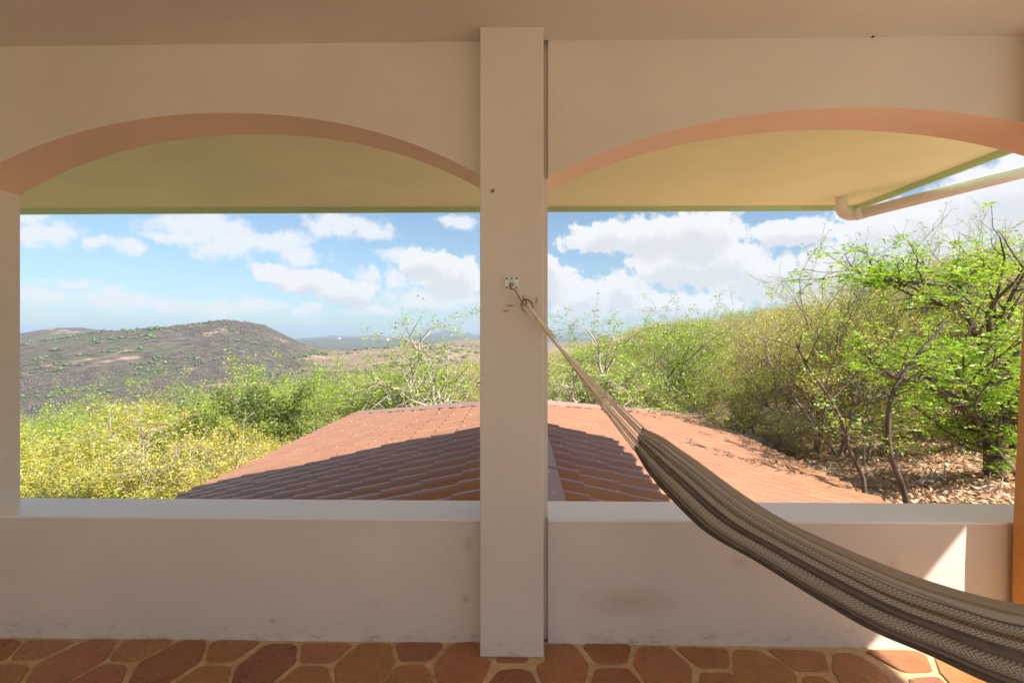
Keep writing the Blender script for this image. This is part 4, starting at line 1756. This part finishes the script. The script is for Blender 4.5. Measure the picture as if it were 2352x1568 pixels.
for key, x, yt, t, lab, sx in KEY:
    p = at_depth(x, yt, t)
    H = p.z - gz(p.x, p.y)
    put_tree(key, p.x, p.y, H * 0.97, lab, 'shrub' if kind_of(key) in ('olive', 'shrub', 'yellow', 'dry') else 'tree', None, sx=sx * (1.0 if H > 2 else 1.0), rg=rt)
YEL = [
    (110, 960, 11.5, 'yellow leaved shrub nearest the left jamb'),
    (230, 935, 12.5, 'yellow shrub behind the others at far left'),
    (345, 925, 13.5, 'yellow shrub with the highest crown of the left clump'),
    (430, 905, 14.5, 'pale yellow shrub below the grey hill foot'),
    (200, 1010, 9.5, 'broad yellow-green shrub in the left foreground'),
    (340, 1015, 10.2, 'yellow-green shrub in front of the left clump'),
    (470, 985, 11.6, 'yellow shrub beside the left roof edge'),
    (110, 1075, 8.4, 'lowest yellow-green shrub by the left sill corner'),
    (420, 1075, 9.4, 'yellow-green shrub touching the lower left roof corner'),
    (280, 1085, 8.6, 'yellow-green shrub rising over the middle of the left sill'),
    (560, 960, 13.8, 'yellow shrub with bare pale branches next to the roof'),
]
for i, (x, yt, t, lab) in enumerate(YEL):
    p = at_depth(x, yt, t)
    H = p.z - gz(p.x, p.y)
    put_tree('yellow%d' % (i % 2), p.x, p.y, H * 1.0, lab, 'shrub', 'yellow shrubs below the left opening', sx=1.15, rg=rt)

# thick dark curved trunk on the right
tp = [at_depth(2285, 1075, 9.2), at_depth(2280, 1010, 9.1), at_depth(2262, 968, 9.0), at_depth(2225, 938, 8.9), at_depth(2170, 905, 8.9), at_depth(2130, 870, 9.0), at_depth(2110, 830, 9.1)]
base = tp[0].copy()
base.z = gz(base.x, base.y) - 0.2
bt = empty('bent_tree', (base.x, base.y, base.z))
tag(bt, 'old tree with a thick dark trunk bent over to the left above the leaf litter', 'tree')
mb = MB()
mb.tube(smooth_path([base] + tp, 4), [0.19 - 0.0045 * i for i in range(len(smooth_path([base] + tp, 4)))], 10)
b1 = smooth_path([tp[3], at_depth(2262, 900, 8.9), at_depth(2300, 860, 8.8), at_depth(2345, 800, 8.7)], 4)
mb.tube(b1, [0.12 - 0.006 * i for i in range(len(b1))], 8)
b2 = smooth_path([tp[5], at_depth(2070, 870, 9.0), at_depth(2030, 850, 9.1), at_depth(1990, 815, 9.1)], 4)
mb.tube(b2, [0.07 - 0.004 * i for i in range(len(b2))], 6)
b3 = smooth_path([at_depth(2345, 1000, 9.2), at_depth(2335, 900, 9.3), at_depth(2310, 800, 9.3)], 4)
pk(mb.build('trunk', B_dark, smooth=True), bt, base)
rg = random.Random(8)
tips = []
for (a, r_) in ((tp[6], 0.9), (b1[-1], 1.0), (b2[-1], 0.7), (at_depth(2200, 840, 8.8), 0.9), (at_depth(2270, 900, 8.6), 0.6), (at_depth(2090, 930, 8.8), 0.45), (at_depth(2320, 1000, 8.7), 0.4)):
    for _ in range(int(55 * r_)):
        v = Vector((rg.gauss(0, 1), rg.gauss(0, 1), rg.gauss(0, 0.7))) * r_ * 0.45
        q = a + v - base
        tips.append((np.array(q), np.array((0, 0, 1.0)), 3))
lm = leaves_mesh('bent_crown', rg, tips, per=16, rad=0.2, size=0.085, aspect=0.42, thin=0.9, pinnate=True)
o = link_mesh('crown', lm, bt, L_bright)
# two slim stems in front of it, rooted by the roof corner
for (pts, r_, lab) in (([(2085, 1165), (2070, 1110), (2045, 1040), (2040, 960), (2052, 900), (2080, 850), (2120, 800), (2170, 745)], 0.055, 'slim dark stem standing over the leaf litter right of the roof corner'),
                       ([(1985, 1120), (1975, 1080), (1950, 1030), (1935, 970), (1900, 905), (1860, 850), (1830, 790)], 0.04, 'thin leaning stem closest to the lower right roof edge')):
    P_ = [at_depth(x, y, 7.9) for x, y in pts]
    b0 = P_[0].copy()
    b0.z = min(b0.z, gz(b0.x, b0.y)) - 0.1
    e = empty('slim_tree', tuple(b0))
    tag(e, lab, 'tree')
    mb = MB()
    pth = smooth_path([b0] + P_, 4)
    mb.tube(pth, [r_ * (1 - 0.6 * i / len(pth)) for i in range(len(pth))], 7)
    tips = []
    for k in range(26):
        i = rg.randint(len(pth) // 3, len(pth) - 2)
        q = pth[i]
        dv = Vector((rg.gauss(0, 1), rg.gauss(0, .8), rg.uniform(0.1, 1.0))).normalized() * rg.uniform(0.3, 0.9)
        br = smooth_path([q, q + dv * 0.5 + Vector((0, 0, 0.04)), q + dv], 3)
        mb.tube(br, [0.012 - 0.0013 * j for j in range(len(br))], 4)
        tips += [(np.array(z - b0), np.array((0, 0, 1.0)), 3) for z in br[2:]]
    pk(mb.build('trunk', B_dark, smooth=True), e, b0)
    lm = leaves_mesh('slim_crown', rg, tips, per=8, rad=0.12, size=0.06, thin=0.6)
    link_mesh('crown', lm, e, L_green)

# the mass of trees and shrubs between
CAPX = [-300, 0, 150, 300, 400, 500, 620, 750, 900, 1050, 1100, 1250, 1350, 1450, 1550, 1700, 1800, 1900, 2000, 2100, 2352, 2800]
CAPY = [900, 895, 890, 912, 900, 860, 830, 835, 830, 838, 858, 850, 812, 765, 740, 715, 695, 650, 570, 540, 500, 480]
CAPF = [(-300, 930), (500, 880), (1000, 830), (1100, 822), (1300, 800), (1450, 745), (1550, 715), (1700, 700), (1850, 692), (2000, 690), (2352, 660), (2800, 600)]
nfill = 0
placed = []
counts = {}
GROUPS = {
    'green': ('light green leafy tree in the mixed woodland below the porch', 'tree', 'light green trees of the woodland below'),
    'dry': ('leafless grey-brown shrub in the dry thicket', 'shrub', 'dry leafless shrubs of the thicket'),
    'amber': ('yellow leaved tree among the dry thicket on the right slope', 'tree', 'yellow leaved trees of the right slope'),
    'shrub': ('low green shrub growing out of the leaf litter', 'shrub', 'low green shrubs on the ground'),
    'olive': ('dark green shrub in the woodland', 'shrub', 'dark green shrubs of the woodland'),
    'bright': ('bright green tree of the right slope woodland', 'tree', 'bright green trees of the right slope'),
}
tries = 0
while nfill < 620 and tries < 20000:
    tries += 1
    x = rt.uniform(-120, 2470)
    t = 8.5 * math.exp(rt.random() ** 0.9 * math.log(95 / 8.5))
    p = at_depth(x, HOR, t)
    X, Y = p.x, p.y
    if XL_ - 1.0 < X < XR_ + 0.7 and Y < YCR + 0.9:
        continue
    if X > 0 and t < 15.5 and x > 1780:      # open leaf-strewn clearing
        if rt.random() < 0.92:
            continue
    if X > 0 and t < 10.5:
        continue
    sp = 0.75 + t * 0.028
    if x > 1600 and t < 28:
        sp *= 2.1
    if any((X - a) ** 2 + (Y - b) ** 2 < (sp * c) ** 2 for a, b, c in placed):
        continue
    g = gz(X, Y)
    cap = float(np.interp(x, CAPX, CAPY)) if t < 30 else float(np.interp(x, [a for a, b in CAPF], [b for a, b in CAPF]))
    cap += rt.uniform(-6, 48) if t < 30 else rt.uniform(-4, 10)
    zc = CAM_Z + (HOR - cap) / FPX * t
    u = rt.random()
    if x < 620:
        key = 'yellow%d' % rt.randint(0, 1) if (u < 0.85 and t < 13) else ('green%d' % rt.randint(0, 2) if u < 0.8 else ('dry%d' % rt.randint(0, 2) if u < 0.92 else 'olive'))
    elif x < 1150:
        key = 'green%d' % rt.randint(0, 2) if u < 0.5 else ('dry%d' % rt.randint(0, 2) if u < 0.95 else 'olive')
        if t > 32:
            key = 'dry%d' % rt.randint(0, 2) if u < 0.75 else 'green%d' % rt.randint(0, 2)
    elif x < 1600:
        key = 'green%d' % rt.randint(0, 2) if u < 0.55 else ('dry%d' % rt.randint(0, 2) if u < 0.93 else 'shrub')
        if t > 32:
            key = 'dry%d' % rt.randint(0, 2) if u < 0.7 else 'green%d' % rt.randint(0, 2)
    else:
        key = 'dry%d' % rt.randint(0, 2) if u < 0.58 else ('amber' if u < 0.84 else ('green%d' % rt.randint(0, 2) if (u < 0.96 or t < 20) else 'bright1'))
        if t < 13:
            key = 'dry%d' % rt.randint(0, 2) if u < 0.6 else 'shrub'
        if t > 30:
            key = 'dry%d' % rt.randint(0, 2) if u < 0.85 else 'green%d' % rt.randint(0, 2)
    kd = kind_of(key)
    Hn = {'green': 4.4, 'dry': 3.8, 'yellow': 3.4, 'amber': 4.6, 'shrub': 1.5, 'olive': 3.0, 'bright': 4.5}[kd] * rt.uniform(0.8, 1.25) * (1.4 if x > 1880 and t < 30 else 1.0)
    Hc = zc - g
    if X > XR_ - 0.5 and Y < YCR + 2:      # nothing tall stands close enough to shade the tiles
        Hc = min(Hc, roof_z(XR_) + (X - XR_) * 1.15 + 0.2 - g)
    H = min(Hn, Hc)
    if H < 1.1:
        if kd != 'shrub' and Hc > 0.5:
            key, kd, H = 'shrub', 'shrub', max(0.5, Hc)
        else:
            continue
    if counts.get(kd, 0) >= 290:
        continue
    counts[kd] = counts.get(kd, 0) + 1
    if kd == 'yellow':
        lab, cat, grp = 'yellow leaved shrub in the woodland below the left opening', 'shrub', 'yellow shrubs of the woodland below'
    else:
        lab, cat, grp = GROUPS[kd]
    zn = 'behind the yellow shrubs at far left' if x < 420 else ('left of the tiled roof' if x < 800 else ('beyond the left half of the roof' if x < 1180 else (
        'behind the hammock cords' if x < 1560 else ('past the right roof corner' if x < 1960 else 'below the white pipe'))))
    dz = 'nearest row' if t < 17 else ('middle distance' if t < 32 else 'far up the slope' if x > 1200 else 'far down the slope')
    look = {'green': 'light green leafy tree', 'dry': 'leafless grey-brown shrub', 'yellow': 'yellow leaved shrub', 'amber': 'yellow leaved tree', 'shrub': 'low green shrub', 'olive': 'dark green shrub', 'bright': 'bright green tree'}[kd]
    lab = '%s %s, %s' % (look, zn, dz)
    grp = '%ss %s, %s' % (look, zn, dz)
    put_tree(key, X, Y, H, lab, cat, grp, sx=rt.uniform(0.9, 1.25) * (1.35 if H / Hn < 0.7 else 1.0), rg=rt)
    placed.append((X, Y, 1.0 if kd != 'shrub' else 0.6))
    nfill += 1
print('fill trees', nfill, counts)

# ------------------------------------------------------------------ ground litter and fallen branches
def litter():
    nr = np.random.RandomState(4)
    n = 26000
    x = nr.uniform(1550, 2420, n)
    t = 7.0 * np.exp(nr.rand(n) ** 1.2 * math.log(26 / 7.0))
    u = (x - 1176) / FPX
    X = (math.cos(YAW) * u - math.sin(YAW)) * t
    Y = (math.sin(YAW) * u + math.cos(YAW)) * t
    keep = ~((X < XR_ + 0.2) & (Y < YCR))
    X, Y = X[keep], Y[keep]
    n = len(X)
    Z = ground(X, Y) + 0.02 + nr.rand(n) * 0.03
    C = np.stack([X, Y, Z], 1)
    ax = nr.normal(0, 1, (n, 3))
    ax[:, 2] *= 0.25
    ax /= np.linalg.norm(ax, axis=1, keepdims=True)
    nv = nr.normal(0, 0.45, (n, 3)) + np.array([[0, 0, 1.0]])
    nv -= ax * (ax * nv).sum(1, keepdims=True)
    nv /= np.linalg.norm(nv, axis=1, keepdims=True)
    s2_ = np.cross(nv, ax)
    sz = nr.uniform(0.05, 0.13, (n, 1))
    V = np.stack([C, C + ax * sz * .5 + s2_ * sz * .28, C + ax * sz + nv * sz * 0.2, C + ax * sz * .5 - s2_ * sz * .28], 1).reshape(-1, 3)
    o = link_mesh('leaf_litter', np_mesh('leaf_litter', V, np.arange(n * 4).reshape(-1, 4)), None, L_litter)
    tag(o, 'brown and pink fallen leaves covering the slope at right', 'leaves', kind='stuff')


litter()
rb = random.Random(17)
for (x0, y0, x1, y1, t, r_, lab) in ((2110, 1052, 2185, 1060, 9.4, 0.05, 'fallen grey log lying level on the leaf litter'),
                                     (1880, 1045, 2010, 1015, 9.6, 0.035, 'pale fallen branch at the right roof edge'),
                                     (1900, 1030, 1960, 1000, 10.2, 0.04, 'short pale fallen branch behind the roof edge'),
                                     (2160, 1085, 2290, 1120, 8.6, 0.03, 'brown fallen branch sloping down towards the right edge'),
                                     (1960, 985, 2075, 1010, 11.5, 0.03, 'pale fallen branch lying uphill of the slim stems'),
                                     (2230, 1130, 2300, 1075, 8.4, 0.025, 'thin pale stick propped on the litter at far right')):
    a, b = at_depth(x0, y0, t), at_depth(x1, y1, t)
    for q in (a, b):
        q.z = gz(q.x, q.y) + r_ * 0.8
    pts = [a.lerp(b, i / 7) + Vector((rb.gauss(0, .02), rb.gauss(0, .03), abs(rb.gauss(0, .03)))) for i in range(8)]
    mb = MB()
    mb.tube(smooth_path(pts, 3), [r_ * (1 - 0.5 * i / 22) for i in range(22)], 7)
    for k in range(3):
        q = pts[rb.randint(2, 6)]
        mb.tube([q, q + Vector((rb.uniform(-.2, .2), rb.uniform(-.2, .2), rb.uniform(0.1, .3)))], [r_ * 0.4, r_ * 0.2], 5)
    o = mb.build('fallen_branch', B_pale, None, True)
    tag(o, lab, 'branch')

# ------------------------------------------------------------------ scrub on the far hills
def hill_scrub():
    nr = np.random.RandomState(12)
    # low bush: a squashed, irregular eight-point clump
    ph = (1 + 5 ** 0.5) / 2
    iv = np.array([(0, 0, 1), (1, 0, 0), (0, 1, 0), (-1, 0, 0), (0, -1, 0), (0, 0, -0.6)], float)
    fi = np.array([(0, 1, 2), (0, 2, 3), (0, 3, 4), (0, 4, 1), (5, 2, 1), (5, 3, 2), (5, 4, 3), (5, 1, 4)])
    for (nm, n, sz, leafm, lab, thr, rmin, rmax) in (
            ('grey_scrub', 30000, (0.45, 1.1), 'scrub_grey', 'leafless grey scrub covering the far hillsides', -2, 110, 1050),
            ('green_scrub', 2600, (1.2, 2.8), 'scrub_green', 'scattered green tree crowns dotted over the far hillsides', 0.36, 110, 1000)):
        x = nr.uniform(-20, 1130, n * 2)
        t = rmin * np.exp(nr.rand(n * 2) ** 0.75 * math.log(rmax / rmin))
        u = (x - 1176) / FPX
        X = (math.cos(YAW) * u - math.sin(YAW)) * t
        Y = (math.sin(YAW) * u + math.cos(YAW)) * t
        cl = vnoise(X / 38, Y / 38, 7) + 0.5 * vnoise(X / 14, Y / 14, 8)
        op = vnoise(X / 90, Y / 160, 21)
        keep = (cl > thr) if nm == 'green_scrub' else ((op < 0.42) & ~((x > 700) & (t > 420) & (t < 760) & (nr.rand(n * 2) < 0.93)))
        X, Y = X[keep][:n], Y[keep][:n]
        m_ = len(X)
        Z = ground(X, Y)
        r = np.hypot(X, Y)
        s = nr.uniform(*sz, m_) * np.clip(r / 450, 0.5, 1.5)
        jit = 1 + nr.uniform(-0.4, 0.4, (m_, 6, 1))
        V = iv[None] * jit * s[:, None, None] * np.array([1, 1, 0.5])
        V = V * (0.9 + 0.4 * nr.rand(m_, 1, 3))
        V += np.stack([X, Y, Z + s * 0.2], 1)[:, None, :]
        F = (fi[None] + (np.arange(m_) * 6)[:, None, None]).reshape(-1, 3)
        if nm == 'grey_scrub':
            mt = leaf_mat(leafm, [(0, (0.10, 0.088, 0.078)), (0.5, (0.14, 0.115, 0.10)), (0.85, (0.18, 0.145, 0.125)), (1, (0.09, 0.13, 0.06))], 0.1)
        else:
            mt = leaf_mat(leafm, [(0, (0.07, 0.12, 0.05)), (1, (0.14, 0.21, 0.08))], 0.15)
        o = link_mesh(nm, np_mesh(nm, V.reshape(-1, 3), F), None, mt)
        tag(o, lab, 'scrub', kind='stuff')


hill_scrub()
# tiny white buildings far off in the valley
for (x, y, t, w, lab) in ((891, 776.5, 3300, 26, 'white water tank on the far valley ridge'), (780, 779, 3300, 14, 'tiny white house on the far valley side')):
    p = at_depth(x, y, t)
    zz_ = gz(p.x, p.y)
    mb = MB()
    if w > 20:
        mb.tube([(p.x, p.y, zz_ - 3), (p.x, p.y, zz_ + 8)], 9, 16)
        mb.tube([(p.x, p.y, zz_ + 8), (p.x, p.y, zz_ + 11)], [9, 1], 16)
        nm_, ct_ = 'water_tank', 'tank'
    else:
        mb.box(p.x - 7, p.x + 7, p.y - 5, p.y + 5, zz_ - 3, zz_ + 5)
        mb.add([(p.x - 8, p.y - 6, zz_ + 5), (p.x + 8, p.y - 6, zz_ + 5), (p.x + 8, p.y + 6, zz_ + 5), (p.x - 8, p.y + 6, zz_ + 5), (p.x - 8, p.y, zz_ + 8), (p.x + 8, p.y, zz_ + 8)],
               [(0, 1, 5, 4), (2, 3, 4, 5), (0, 4, 3), (1, 2, 5)])
        nm_, ct_ = 'far_house', 'house'
    o = mb.build(nm_, M_cap)
    tag(o, lab, ct_)
